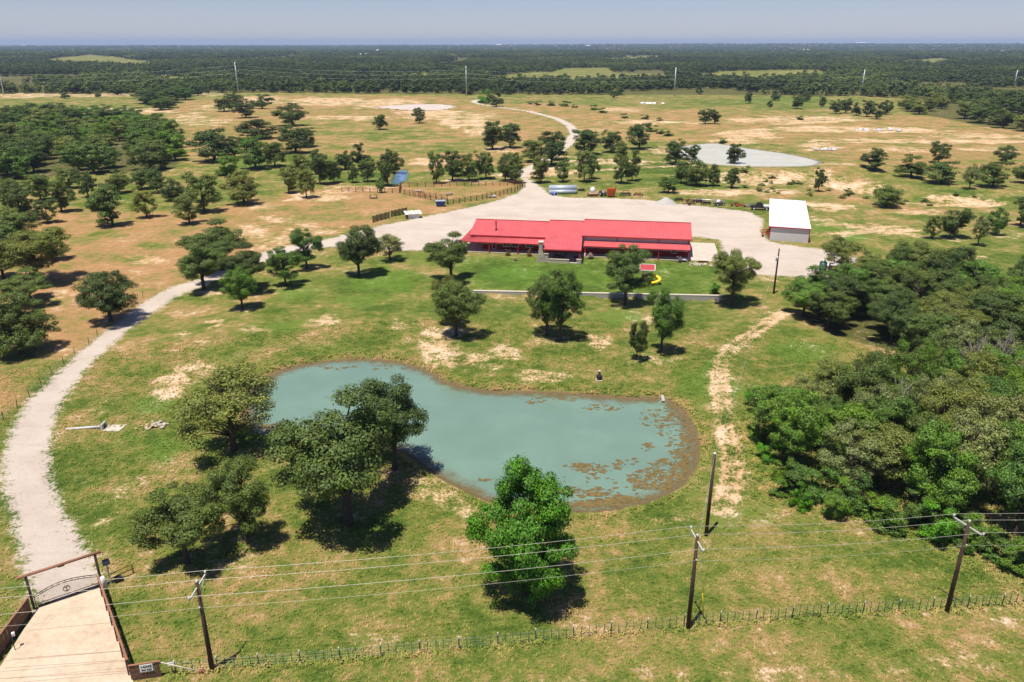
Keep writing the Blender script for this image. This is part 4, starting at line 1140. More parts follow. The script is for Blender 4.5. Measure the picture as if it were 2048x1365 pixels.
# roofs
r1 = roof_sheet('roof', [(-2.9, 2.3, 3.55), (15.45, 2.3, 3.55), (15.45, 10.4, 5.45), (-2.9, 10.4, 5.45)], M['roof_red'], house)
roof_sheet('roof', [(15.45, 18.5, 3.55), (-2.9, 18.5, 3.55), (-2.9, 10.4, 5.45), (15.45, 10.4, 5.45)], M['roof_red'], house)
roof_sheet('roof', [(15.0, 2.3, 3.92), (23.35, 2.3, 3.92), (23.35, 10.4, 5.85), (15.0, 10.4, 5.85)], M['roof_red'], house)
roof_sheet('roof', [(23.35, 18.5, 3.92), (15.0, 18.5, 3.92), (15.0, 10.4, 5.85), (23.35, 10.4, 5.85)], M['roof_red'], house)
roof_sheet('patio_roof', [(15.5, -6.2, 3.0), (23.8, -6.2, 3.0), (23.36, 2.3, 3.915), (15.0, 2.3, 3.915)], M['roof_red'], house)
r2 = roof_sheet('roof', [(23.2, 2.3, 4.33), (47.7, 2.3, 4.33), (47.7, 10.4, 6.3), (23.2, 10.4, 6.3)], M['roof_red'], house)
roof_sheet('roof', [(47.7, 18.5, 4.33), (23.2, 18.5, 4.33), (23.2, 10.4, 6.3), (47.7, 10.4, 6.3)], M['roof_red'], house)
for a, b, z in ((-2.95, 15.5, 5.48), (14.95, 23.3, 5.88), (23.15, 47.75, 6.33)):
    MB().bar((a, 10.4, z + .03), (b, 10.4, z + .03), 0.36, 0.06).build('ridge_cap', M['trim_red'], house)
for a, b, z, v in ((-2.9, 15.0, 3.46, 2.28), (23.2, 47.7, 4.24, 2.28), (15.5, 23.8, 2.91, -6.22)):
    MB().box(a, b, v - 0.06, v, z - 0.18, z + 0.02).build('fascia', M['trim_red'], house)
MB().box(47.70, 47.76, 2.4, 2.5, 4.1, 4.3).add([(47.72, 2.3, 4.1), (47.72, 10.4, 6.08), (47.72, 10.4, 6.30), (47.72, 2.3, 4.33), (47.78, 2.3, 4.1), (47.78, 10.4, 6.08), (47.78, 10.4, 6.30), (47.78, 2.3, 4.33)], [(4, 5, 6, 7), (3, 2, 1, 0), (0, 1, 5, 4), (2, 3, 7, 6)]).build('rake_trim', M['trim_red'], house)
# porch roofs: the left one wraps round the end as a hip
roof_sheet('porch_roof', [(-4.6, -0.3, 2.55), (15.2, -0.3, 2.55), (15.2, 2.88, 3.22), (0.0, 2.88, 3.22)], M['roof_red'], house)
roof_sheet('porch_roof', [(-4.6, 17.6, 2.55), (-4.6, -0.3, 2.55), (0.0, 2.88, 3.22), (0.0, 17.6, 3.22)], M['roof_red'], house)
roof_sheet('porch_roof', [(23.9, -0.3, 2.55), (47.4, -0.3, 2.55), (47.4, 2.88, 3.12), (23.9, 2.88, 3.12)], M['roof_red'], house)
for a, b in ((-4.6, 15.2), (23.9, 47.4)):
    MB().box(a, b, -0.34, -0.30, 2.36, 2.53).build('fascia', M['trim_red'], house)
for u in (-4.3, 2.2, 8.9, 31.4, 40.6, 47.1):
    MB().box(u - .09, u + .09, -0.22, -0.04, 0.12 if u > -4 else -0.1, 2.45).box(u - .16, u + .16, -0.29, 0.03, 0.12, 0.3).build('porch_post', M['trim_red'], house)
for u, v in ((23.55, -6.0), (15.75, -6.0)):
    MB().box(u - .12, u + .12, v - .12, v + .12, 0.10, 2.85).build('porch_post', M['trim_red'], house)
def window(u0, u1, z0, z1, v=2.9, fm='white_paint'):
    w = MB().box(u0 - .12, u1 + .12, v - 0.07, v - 0.01, z0 - .12, z1 + .12).build('window', M[fm], house)
    um = (u0 + u1) / 2
    MB().box(u0, um - .03, v - 0.085, v - 0.072, z0, z1).build('pane', M['glass'], w)
    MB().box(um + .03, u1, v - 0.085, v - 0.072, z0, z1).build('pane', M['glass'], w)
    return w
for u0, u1 in ((5.0, 6.5), (7.1, 8.5), (10.4, 11.8), (13.6, 14.7)): window(u0, u1, 0.95, 2.35)
window(43.6, 44.5, 0.95, 2.2)
d = MB().box(2.3, 3.3, 2.83, 2.895, 0.12, 2.25).build('door', M['white_paint'], house)
MB().box(2.42, 3.18, 2.815, 2.828, 0.3, 2.1).build('door_panel', M['wall_red'], d)
MB().ball((3.08, 2.80, 1.1), 0.045, 8, 5).build('handle', M['galv'], d)
d = MB().box(9.3, 10.1, 2.83, 2.895, 0.12, 2.25).build('door', M['trim_red'], house)
MB().ball((9.42, 2.80, 1.1), 0.045, 8, 5).build('handle', M['galv'], d)
# stone chimney on the patio: stepped stack with a cap, each course of stones a band of blocks
ch = MB().hexa([(14.0, -6.4, -.1), (16.0, -6.4, -.1), (16.0, -3.6, -.1), (14.0, -3.6, -.1)], [(14.3, -6.4, 1.5), (15.9, -6.4, 1.5), (15.9, -3.9, 1.5), (14.3, -3.9, 1.5)]).hexa([(14.35, -6.35, 1.5), (15.6, -6.35, 1.5), (15.6, -4.2, 1.5), (14.35, -4.2, 1.5)], [(14.45, -6.2, 2.6), (15.35, -6.2, 2.6), (15.35, -4.8, 2.6), (14.45, -4.8, 2.6)]).box(14.5, 15.3, -6.1, -4.9, 2.6, 4.35).build('chimney', M['stone'], house)
MB().box(14.35, 15.45, -6.25, -4.75, 4.35, 4.52).build('chimney_cap', M['cream'], ch)
crng = random.Random(3)
for z in np.arange(0.05, 4.2, 0.36):
    w0 = 14.0 + min(z, 1.5) * .2 if z < 1.5 else (14.4 if z < 2.5 else 14.5)
    w1 = 16.0 - min(z, 1.5) * .07 if z < 1.5 else (15.5 - (z - 1.5) * .13 if z < 2.5 else 15.3)
    vf = -6.41 if z < 1.5 else (-6.36 + (z - 1.5) * .13 if z < 2.6 else -6.11)
    x = w0 + .02
    while x < w1 - .15:
        L = min(crng.uniform(.3, .6), w1 - x)
        MB().box(x, x + L - .03, vf - crng.uniform(.02, .06), vf + .1, z, z + .32).build('stone', M['stone'], ch)
        x += L
fb = MB().box(15.75, 16.6, -6.4, -5.3, 0.1, 1.9).box(15.65, 16.7, -6.5, -5.2, 1.9, 2.02).build('grill_pillar', M['stone'], house)
MB().box(16.6, 21.2, -6.45, -6.0, -0.05, 0.75).box(16.55, 21.25, -6.5, -5.95, 0.75, 0.85).build('patio_wall', M['stone'], house)
MB().box(22.9, 23.9, -6.5, -5.9, -0.05, 0.9).box(22.85, 23.95, -6.55, -5.85, 0.9, 1.0).build('patio_wall', M['stone'], house)
pp = MB().tube([(2.9, 5.0, 4.0), (2.9, 5.0, 6.2)], 0.13, 10).build('stove_pipe', M['dark'], house)
MB().tube([(2.9, 5.0, 6.2), (2.9, 5.0, 6.3)], 0.22, 10).build('pipe_cap', M['dark'], pp)
MB().tube([(2.9, 5.0, 4.12), (2.9, 5.0, 4.35)], [0.3, 0.14], 10).build('flashing', M['dark'], pp)

# things on the patio and round the house
def house_point(u, v, z=0.0):
    q = HOUSE_A + HU * u + HV * v
    return Vector((q[0], q[1], z))
HR = math.atan2(HU[1], HU[0])
t = empty('patio_table', house_point(18.8, -3.4, 0.10), HR, 'round dark patio table under the red patio roof', 'table')
MB().tube([(0, 0, .72), (0, 0, .77)], 0.75, 16).build('table_top', M['dark_shade_cloth'], t)
MB().tube([(0, 0, 0), (0, 0, .72)], 0.07, 8).tube([(0, 0, 0), (0, 0, .05)], 0.35, 12).build('pedestal', M['dark_shade_cloth'], t)
for k in range(4):
    a = k * math.pi / 2 + .5
    cpos = house_point(18.8, -3.4, 0.10) + Vector((1.25 * math.cos(a), 1.25 * math.sin(a), 0))
    c = empty('patio_chair', cpos, a + math.pi / 2, ['right rear', 'left rear', 'left front', 'right front'][k] + ' dark chair drawn up to the round patio table', 'chair', 'chairs round the patio table')
    MB().box(-.25, .25, -.25, .25, .42, .48).build('seat', M['dark_shade_cloth'], c)
    MB().box(-.25, .25, -.28, -.22, .48, .98).build('backrest', M['dark_shade_cloth'], c)
    for sx in (-1, 1):
        for sy in (-1, 1): MB().box(sx * .22 - .02, sx * .22 + .02, sy * .22 - .02, sy * .22 + .02, 0, .42).build('leg', M['dark_shade_cloth'], c)
g = empty('barbecue_grill', house_point(22.6, -4.6, 0.10), HR, 'dark barbecue grill at the right corner of the patio', 'grill')
MB().tube([(-.5, 0, .9), (.5, 0, .9)], 0.3, 12).build('barrel', M['dark'], g)
MB().box(-.45, -.4, -.2, .2, 0, .75).box(.4, .45, -.2, .2, 0, .75).build('stand', M['dark'], g)
MB().tube([(.35, 0, 1.15), (.35, 0, 1.7)], .05, 8).build('flue', M['dark'], g)
st = at(1031, 522)
s = empty('tree_stump', st, 0.3, 'cut tree stump on the lawn before the left porch', 'stump')
MB().tube([(0, 0, -.1), (0, 0, .15), (.02, 0, .5)], [.5, .36, .32], 10).build('trunk', M['bark'], s)
MB().tube([(.02, 0, .5), (.02, 0, .51)], .31, 10).build('cut_face', M['cedar'], s)
# concrete pad right of the house
pad = MB().hexa([tuple(house_point(47.3, 0.4, -.3)), tuple(house_point(54.2, 0.4, -.3)), tuple(house_point(54.2, 17.5, -.3)), tuple(house_point(47.3, 17.5, -.3))], [tuple(house_point(47.3, 0.4, .08)), tuple(house_point(54.2, 0.4, .08)), tuple(house_point(54.2, 17.5, .08)), tuple(house_point(47.3, 17.5, .08))])
tag(pad.build('concrete_pad', M['concrete']), kind='structure')
b = empty('stone_planter', house_point(50.3, -0.9, 0.0), HR, 'low pale planter box on the edge of the concrete pad right of the house', 'planter')
MB().box(-1, 1, -.4, .4, -.1, .55).build('box', M['cedar'], b); MB().box(-1.08, 1.08, -.48, .48, .55, .63).build('rim', M['cream'], b)
rrng = random.Random(12)
rp = empty('garden_rocks', house_point(50.5, -3.2, 0.0), HR, 'pale stones edging the rough bed right of the house', 'rocks')
for k in range(22):
    MB().ball((rrng.uniform(-3.5, 3.5), rrng.uniform(-1.2, 1.2), .08), rrng.uniform(.15, .4), 7, 4, .25, rrng, (1.2, 1, .6)).build('rock', M['stone'], rp)
bt = empty('blue_tub', house_point(46.2, -0.9, 0.0), 0, 'small blue water tub at the right end of the house porch', 'tub')
MB().tube([(0, 0, 0), (0, 0, .5)], [.42, .5], 14).build('shell', M['blue'], bt); MB().tube([(0, 0, .5), (0, 0, .56)], .54, 14).build('rim', M['pale_blue'], bt)

# ------------------------------------------------------------------ garden wall: blocks and cap stones
wd = (WALL_B - WALL_A); WL = float(np.linalg.norm(wd)); wang = math.atan2(wd[1], wd[0])
gw = empty('garden_wall', (WALL_A[0], WALL_A[1], 0), wang, 'long low retaining wall of pale blocks below the house lawn', 'wall')
MB().box(0, WL, 0.06, 0.42, -1.7, 0.02).build('core', M['block'], gw)
cap_me = MB().box(0, 1.18, -0.05, 0.47, 0.02, 0.15).mesh('cap_stone', M['cream'])
blk_me = MB().box(0, 1.18, -0.02, 0.08, -0.375, 0.0).mesh('block', M['block'])
n_cap = int(WL / 1.2)
for i in range(n_cap + 1):
    link_mesh('cap_stone', cap_me, gw, (i * 1.2, 0, 0))
    for j in range(4 if i > n_cap * .5 else 2):
        link_mesh('block', blk_me, gw, (i * 1.2 + (0.6 if j % 2 else 0) - 0.3, 0, 0.0 - j * 0.385))

# ------------------------------------------------------------------ play tower with a yellow slide
pt = at(1293, 566)
ps = empty('play_tower', pt, HR, 'wooden play tower with maroon roof and yellow spiral slide on the house lawn', 'playset')
for sx in (-1, 1):
    for sy in (-1, 1): MB().box(sx * 1.0 - .06, sx * 1.0 + .06, sy * .8 - .06, sy * .8 + .06, 0, 3.1).build('post', M['cedar'], ps)
MB().box(-1.05, 1.05, -.85, .85, 1.35, 1.45).build('deck', M['cedar'], ps)
for k in range(8): MB().box(-1.0 + k * .26, -0.80 + k * .26, -.88, -.85, 1.45, 2.1).build('slat', M['cedar'], ps)
rf = MB().hexa([(-1.45, -1.35, 2.95), (1.45, -1.35, 2.95), (1.45, 0, 3.75), (-1.45, 0, 3.75)], [(-1.45, -1.35, 3.03), (1.45, -1.35, 3.03), (1.45, 0, 3.83), (-1.45, 0, 3.83)]).hexa([(-1.45, 0, 3.75), (1.45, 0, 3.75), (1.45, 1.35, 2.95), (-1.45, 1.35, 2.95)], [(-1.45, 0, 3.83), (1.45, 0, 3.83), (1.45, 1.35, 3.03), (-1.45, 1.35, 3.03)]).build('roof', M['maroon'], ps)
MB().box(-1.5, 1.5, -1.43, -1.36, 2.88, 3.05).bar((-1.48, -1.4, 3.0), (-1.48, 0, 3.83), .1, .16).bar((1.48, -1.4, 3.0), (1.48, 0, 3.83), .1, .16).bar((-1.5, 0, 3.86), (1.5, 0, 3.86), .16, .06).build('roof_trim', M['white_paint'], rf)
for k in range(2): MB().box(-.9 + k * .5, -.5 + k * .5, -.84, -.80, 2.15, 2.75).build('window', M['white_paint'], ps)
MB().hexa([(-1.0, -1.9, 0), (0.0, -1.9, 0), (0.0, -.9, 1.35), (-1.0, -.9, 1.35)], [(-1.0, -1.95, .06), (0.0, -1.95, .06), (0.0, -.95, 1.42), (-1.0, -.95, 1.42)]).build('climbing_ramp', M['cedar'], ps)
for k in range(7): MB().ball((-.85 + .23 * (k % 4), -1.75 + .13 * k, .22 + .17 * k), .06, 6, 4).build('hand_hold', M['yellow'], ps)
sl = [(1.0, -.3, 1.75)] + [(1.75 + 0.85 * math.sin(a), -.55 + 0.75 * math.cos(a), 1.7 - 1.35 * i / 11) for i, a in enumerate(np.linspace(-1.2, 3.9, 12))] + [(1.35, -1.9, .25)]
MB().tube(sl, 0.34, 10, caps=False).build('slide', M['yellow'], ps)
MB().tube([(0.9, -.8, 0), (0.9, -.8, 1.3)], .05, 6).build('ladder_rail', M['cedar'], ps)

# ------------------------------------------------------------------ white shed
shA = np.array([63.1, 185.3]); shU = np.array([8.65, -2.73]); shU = shU / np.linalg.norm(shU); shAng = math.atan2(shU[1], shU[0])
SW, SL, SH = 9.1, 36.5, 3.62
sh = empty('metal_shed', (shA[0], shA[1], 0), shAng, 'long white metal shed with red trim and an open left side', 'shed')
MB().box(0.05, SW - .05, 0, 0.12, -.2, SH - .1).build('end_wall', M['siding'], sh)
for k in range(15): MB().box(0.3 + k * .6, 0.34 + k * .6, -.03, 0, 0, SH - .25).build('wall_rib', M['siding'], sh)
MB().box(SW - .12, SW, 0.13, SL, -.2, SH - .3).build('side_wall', M['siding'], sh)
MB().box(0.05, SW - .05, SL - .12, SL, -.2, SH - .1).build('end_wall', M['siding'], sh)
roof_sheet('roof', [(-.35, -.25, SH), (SW + .15, -.25, SH - .12), (SW + .15, SL + .25, SH - .12), (-.35, SL + .25, SH)], M['white_metal'], sh, .12, .9)
for x in (0, SW): MB().box(x - .12, x + .06, -.09, -.035, -.15, SH - .12).build('corner_trim', M['trim_red'], sh)
MB().box(-.35, SW + .15, -.33, -.26, SH - .38, SH - .12).build('fascia', M['trim_red'], sh)
MB().box(-.42, -.36, -.25, SL + .25, SH - .35, SH - .02).build('fascia', M['trim_red'], sh)
MB().box(SW + .16, SW + .22, -.25, SL + .25, SH - .45, SH - .14).build('fascia', M['trim_red'], sh)
for k in range(7): MB().box(-.1, .1, .2 + k * 6, .4 + k * 6, -.2, SH - .12).build('post', M['rust'], sh)

def wheel(parent, c, r, w, axis='x', rim='white_paint'):
    t_ = MB().disc_wheel(c, r, w, axis).build('wheel', M['rubber'], parent)
    MB().disc_wheel(c, r * .55, w + .04, axis, 10).build('rim', M[rim], t_)
def truck(p, ang, label, body='dark', length=6.5):
    t = empty('work_truck', p, ang, label, 'truck')
    MB().box(-.45, .45, -length / 2, length / 2, .55, .75).build('chassis', M['dark'], t)
    MB().hexa([(-1, length / 2 - 3.0, .7), (1, length / 2 - 3.0, .7), (1, length / 2 - 1.3, .7), (-1, length / 2 - 1.3, .7)], [(-.85, length / 2 - 2.9, 2.15), (.85, length / 2 - 2.9, 2.15), (.85, length / 2 - 1.9, 2.15), (-.85, length / 2 - 1.9, 2.15)]).build('cab', M[body], t)
    MB().hexa([(-1, length / 2 - 1.3, .6), (1, length / 2 - 1.3, .6), (.95, length / 2, .6), (-.95, length / 2, .6)], [(-.95, length / 2 - 1.3, 1.35), (.95, length / 2 - 1.3, 1.35), (.9, length / 2, 1.2), (-.9, length / 2, 1.2)]).build('bonnet', M[body], t)
    MB().hexa([(-.8, length / 2 - 1.42, 1.4), (.8, length / 2 - 1.42, 1.4), (.8, length / 2 - 1.38, 1.4), (-.8, length / 2 - 1.38, 1.4)], [(-.75, length / 2 - 1.87, 2.1), (.75, length / 2 - 1.87, 2.1), (.75, length / 2 - 1.83, 2.1), (-.75, length / 2 - 1.83, 2.1)]).build('windscreen', M['glass'], t)
    MB().box(-1.15, 1.15, -length / 2, length / 2 - 3.05, .85, .97).box(-1.15, 1.15, length / 2 - 3.2, length / 2 - 3.1, .97, 1.9).build('flatbed', M[body], t)
    MB().box(-1.0, 1.0, -length / 2 + .4, length / 2 - 3.6, .97, 1.35).build('load', M['white_paint'], t)
    for sx in (-1, 1):
        for y in (length / 2 - .9, -length / 2 + 1.1, -length / 2 + 2.1):
            wheel(t, (sx * .95, y, .45), .45, .3)
    return t
p = S(1524, 420); truck(Vector((p[0], p[1], hz(*p))), shAng + math.pi / 2 + .1, 'dark flatbed truck parked against the open side of the white shed')

def implement(p, ang, label, col, n=6, name='farm_implement', w=2.2, l=3.0, h=1.1, discs=True):
    """towed frame with cross members, a hitch and discs or tines"""
    t = empty(name, p, ang, label, 'implement')
    MB().bar((-w / 2, -l / 2, h * .6), (-w / 2, l / 2, h * .6), .14, .14).bar((w / 2, -l / 2, h * .6), (w / 2, l / 2, h * .6), .14, .14).bar((-w / 2, -l / 2, h * .6), (w / 2, -l / 2, h * .6), .14, .14).bar((-w / 2, l / 2, h * .6), (w / 2, l / 2, h * .6), .14, .14).bar((-w / 2, 0, h * .6), (w / 2, 0, h * .6), .16, .16).build('frame', M[col], t)
    MB().bar((-w / 4, l / 2, h * .6), (0, l / 2 + 1.2, h * .45), .12, .12).bar((w / 4, l / 2, h * .6), (0, l / 2 + 1.2, h * .45), .12, .12).build('hitch', M[col], t)
    for k in range(n):
        x = -w / 2 + w * (k + .5) / n
        if discs: MB().disc_wheel((x, -l / 4, .3), .3, .05, 'x', 12).build('disc', M[col], t)
        else: MB().bar((x, -l / 3, h * .6), (x, -l / 2, .05), .07, .05).build('tine', M[col], t)
    for sx in (-1, 1): wheel(t, (sx * (w / 2 + .15), l / 6, .32), .32, .2, 'x', 'rust')
    MB().bar((-w / 3, 0, h * .65), (-w / 3, -.2, h * 1.3), .1, .1).bar((w / 3, 0, h * .65), (w / 3, -.2, h * 1.3), .1, .1).bar((-w / 3, -.2, h * 1.3), (w / 3, -.2, h * 1.3), .1, .1).build('lift_frame', M[col], t)
    return t
# row of stored machinery along the top of the yard
for i, (dx, dy, z) in enumerate(((0, 0, 0), (0.15, 1.35, 0), (0.3, 2.7, 0), (0.05, 0.7, 1.14), (0.2, 2.05, 1.14))):
    a = at(1125, 388)
    pipe = MB()
    n = 18; r0, r1, L = .66, .60, 8.9
    vs = []; fs = []
    for e, (xx, rr) in enumerate(((-L / 2, r0), (L / 2, r0), (L / 2, r1), (-L / 2, r1))):
        vs += [(xx, rr * math.cos(2 * math.pi * k / n), rr * math.sin(2 * math.pi * k / n) + .66) for k in range(n)]
    for e in range(4):
        e2 = (e + 1) % 4
        fs += [(e * n + k, e2 * n + k, e2 * n + (k + 1) % n, e * n + (k + 1) % n) for k in range(n)]
    pipe.add(vs, fs, True)
    o = pipe.build('steel_pipe', M['pale_blue'], None, a + Vector((dx, dy, z)), (0, 0, .02))
    tag(o, ['front pipe in the bottom layer of the pale blue stack behind the yard', 'middle pipe in the bottom layer of the pale blue stack behind the yard', 'rear pipe in the bottom layer of the pale blue stack behind the yard', 'front pipe lying on top of the pale blue stack behind the yard', 'rear pipe lying on top of the pale blue stack behind the yard'][i], 'pipe', 'pale blue pipes stacked behind the yard')
b = empty('blue_drum', at(1108, 391), .2, 'short blue drum lying in front of the pale blue pipes', 'drum')
MB().tube([(-.8, 0, .45), (.8, 0, .45)], .45, 14).build('shell', M['blue'], b); MB().tube([(-.1, 0, .45), (.1, 0, .45)], .47, 14).build('hoop', M['pale_blue'], b)
implement(at(1163, 382), .4, 'small dark harrow in the grass right of the pale blue pipes', 'dark', 5, l=1.4, w=1.8, h=.6)
t = empty('tank_trailer', at(1185, 392), .1, 'tan trailer carrying a round white water tank', 'trailer')
MB().box(-1.4, 1.4, -1.2, 1.2, .5, .85).box(-1.4, -1.3, -1.2, 1.2, .85, 1.2).box(1.3, 1.4, -1.2, 1.2, .85, 1.2).build('bed', M['tan'], t)
MB().box(-1.3, 1.3, -1.25, -1.2, .2, .85).build('skirt', M['rust'], t)
MB().tube([(0, .1, .85), (0, .1, 2.3), (0, .1, 2.65), (0, .1, 2.8)], [.78, .78, .45, .2], 16).build('tank', M['white_paint'], t)
for sx in (-1, 1): wheel(t, (sx * 1.5, 0, .4), .4, .25)
t = empty('farm_tractor', at(1204, 392), .3, 'dark tractor parked between the tank trailer and the orange hopper', 'tractor')
MB().box(-.35, .35, -.2, 1.6, .7, 1.3).build('bonnet', M['dark'], t); MB().box(-.5, .5, -1.0, -.2, .6, 1.1).build('body', M['dark'], t)
MB().box(-.45, .45, -1.0, -.9, 1.2, 1.7).box(-.45, .45, -1.0, -.5, 1.1, 1.2).build('seat', M['white_paint'], t)
MB().tube([(.2, 1.2, 1.3), (.2, 1.2, 2.0)], .05, 8).build('exhaust', M['rust'], t)
for sx in (-1, 1):
    wheel(t, (sx * .8, -.7, .75), .75, .4); wheel(t, (sx * .65, 1.2, .42), .42, .25)
    MB().tube([(sx * .5, -1.0, 1.1), (sx * .5, -1.0, 2.3)], .04, 6).build('roll_bar', M['dark'], t)
t = empty('feed_hopper', at(1221, 394), -.05, 'tall rusty orange hopper bin in the row of machinery behind the yard', 'hopper')
MB().hexa([(-1.0, -.7, .3), (1.0, -.7, .3), (1.0, .7, .3), (-1.0, .7, .3)], [(-1.2, -.9, 2.7), (1.2, -.9, 2.7), (1.2, .9, 2.7), (-1.2, .9, 2.7)]).build('bin', M['orange'], t)
MB().hexa([(1.0, -.6, .4), (1.15, -.6, .4), (1.15, .5, .4), (1.0, .5, .4)], [(1.3, -.6, 2.9), (1.75, -.6, 2.6), (1.75, .5, 2.6), (1.3, .5, 2.9)]).build('chute', M['orange'], t)
for sx in (-1, 1):
    for sy in (-1, 1): MB().box(sx * .8 - .08, sx * .8 + .08, sy * .5 - .08, sy * .5 + .08, 0, .4).build('leg', M['rust'], t)
for k in range(4): MB().box(-1.1 + k * .6, -1.02 + k * .6, -.93, -.78, .5, 2.5).build('rib', M['orange'], t)
implement(at(1251, 392), .2, 'dark red disc harrow right of the orange hopper', 'dark', 8, 'disc_harrow', 3.0, 2.2, 1.3)
implement(at(1276, 392), -.3, 'small rust-red cultivator between the disc harrow and the gravel heap', 'rust', 6, 'cultivator', 2.4, 1.4, .9, False)
for i, (x, y, a, w, l, c, lab) in enumerate([(1358, 402, .1, 2.2, 1.6, 'dark', 'dark plough frame nearest the gravel heap in the right row of machinery'), (1378, 404, 1.2, 2.0, 2.2, 'rust', 'rusty frame second from the gravel heap in the right row'), (1396, 405, .5, 2.4, 1.8, 'dark', 'dark frame third from the gravel heap in the right row'), (1381, 411, 1.5, 1.0, 2.6, 'dark', 'thin drag bar lying on the gravel in front of the right row'), (1412, 409, .2, 2.6, 1.6, 'dark', 'dark implement just left of the white tank cart'), (1470, 412, .9, 2.6, 2.0, 'rust', 'rust-red frame in the grass left of the truck'), (1480, 414, -.3, 2.0, 1.6, 'orange', 'orange-red tine frame in the grass left of the truck'), (1496, 415, .4, 1.4, 1.2, 'galv', 'small grey frame in the grass nearest the truck')]):
    implement(at(x, y), a, lab, c, 5, w=w, l=l, h=.9, discs=i % 2 == 0)
t = empty('tank_cart', at(1438, 411), .2, 'low dark cart with a small white tank in the right row of machinery', 'cart')
MB().box(-1.6, 1.6, -.9, .9, .45, .65).build('bed', M['dark'], t); MB().ball((-.3, 0, 1.15), .6, 12, 8, sq=(1.1, .9, .9)).build('tank', M['white_paint'], t)
for sx in (-1, 1): wheel(t, (sx * 1.0, -.95, .35), .35, .2, 'y')
t = empty('boom_pipe', at(1418, 404), -.25, 'long pale irrigation pipe lying behind the right row of machinery', 'pipe')
MB().tube([(-4.5, 0, .55), (4.5, 0, .55)], .16, 8).build('tube', M['galv'], t)
for x in (-3.5, 0, 3.5): MB().box(x - .08, x + .08, -.3, .3, 0, .5).build('trestle', M['rust'], t)
hp = at(1332, 408)
hm = MB(); nn = 20; hv_ = []; hrng = random.Random(4)
for k in range(6):
    rr = 3.3 * (1 - k / 5.6); zz = 2.0 * (k / 5.0) ** 0.9
    hv_ += [(rr * (1 + .12 * math.sin(3 * a) + hrng.uniform(-.06, .06)) * math.cos(a), rr * (1 + hrng.uniform(-.06, .06)) * .85 * math.sin(a), zz - .1 + hrng.uniform(-.05, .05)) for a in np.linspace(0, 2 * math.pi, nn, endpoint=False)]
hm.add(hv_, [(k * nn + j, k * nn + (j + 1) % nn, (k + 1) * nn + (j + 1) % nn, (k + 1) * nn + j) for k in range(5) for j in range(nn)] + [tuple(5 * nn + j for j in range(nn))], True)
o = hm.build('gravel_heap', M['gravel_heap'], None, hp); tag(o, 'grey cone of heaped gravel at the top edge of the yard', 'gravel heap')
for i, (x, y, a, lab) in enumerate([(1534, 474, .4, 'red hay implement at the front left corner of the white shed'), (1538, 466, 1.2, 'red frame just inside the open left side of the white shed')]):
    implement(at(x, y), a, lab, 'orange', 6, w=1.8, l=2.4, h=1.2, discs=False)

# green tank and the dark trailer under the olive tree right of the yard
t = empty('storage_tank', at(1644, 546), 0, 'upright dark green tank with a white lid beside the round olive tree', 'tank')
MB().tube([(0, 0, 0), (0, 0, 2.3)], .75, 18).build('shell', M['green_tank'], t); MB().tube([(0, 0, 2.3), (0, 0, 2.5)], [.75, .5], 18).build('shoulder', M['green_tank'], t); MB().tube([(.1, 0, 2.5), (.1, 0, 2.75)], .36, 12).build('lid', M['white_paint'], t)
t = empty('stock_trailer', at(1690, 552), -.2, 'dark livestock trailer half hidden under the round olive tree', 'trailer')
MB().box(-3.2, 3.2, -1.0, 1.0, .55, .7).build('floor', M['dark'], t)
for k in range(5): MB().box(-3.2, 3.2, -1.02, -.98, .75 + k * .32, .93 + k * .32).build('slat', M['dark'], t)
MB().box(-3.2, 3.2, .95, 1.0, .7, 2.3).box(-3.22, -3.15, -1, 1, .7, 2.3).build('side', M['dark'], t); MB().box(-3.25, 3.25, -1.05, 1.05, 2.32, 2.38).build('roof', M['siding'], t)
for x in (-.5, .5):
    for sy in (-1, 1): wheel(t, (x, sy * 1.05, .4), .4, .2, 'y')

# ------------------------------------------------------------------ cattle pens
def fence(name, label, pts, h, spacing, post, rail, rails, pr=.08, rr=.04, cat='fence', plank=False):
    p0 = pts[0]
    f = empty(name, (p0[0], p0[1], hz(*p0)), 0, label, cat)
    b = np.array([p0[0], p0[1], hz(*p0)])
    pm = MB().tube([(0, 0, -.3), (0, 0, h + .1)], pr, 7).mesh('post', M[post])
    tops = []
    for i in range(len(pts) - 1):
        a_, b_ = np.array(pts[i]), np.array(pts[i + 1])
        L = np.linalg.norm(b_ - a_); n = max(1, int(round(L / spacing)))
        for k in range(n + (1 if i == len(pts) - 2 else 0)):
            q = a_ + (b_ - a_) * k / n
            w = Vector((q[0], q[1], hz(*q))) - Vector(b)
            tops.append(w); link_mesh('post', pm, f, w)
    for z in rails:
        mb = MB()
        if plank:
            for q, w in zip(tops[:-1], tops[1:]): mb.bar(q + Vector((0, -.06, z)), w + Vector((0, -.06, z)), .04, rr * 2)
        else: mb.tube([q + Vector((0, 0, z)) for q in tops], rr, 5)
        mb.build('rail', M[rail], f)
    return f
fence('pen_fence', 'brown post and rail fence along the back of the cattle pens', SP([(802, 374), (900, 373), (1000, 372), (1044, 371)]), 1.6, 2.6, 'iron', 'rust', (.4, .8, 1.2, 1.55), .10, .05)
fence('pen_fence', 'brown rail fence on the left of the cattle pens, running to the blue bin', SP([(684, 384), (740, 385), (800, 387), (830, 394), (895, 408)]), 1.6, 2.6, 'iron', 'rust', (.4, .8, 1.2, 1.55), .10, .05)
fence('pen_fence', 'brown rail fence dividing the cattle pens', SP([(826, 391), (860, 396), (895, 402)]), 1.6, 2.6, 'iron', 'rust', (.4, .8, 1.2, 1.55), .10, .05)
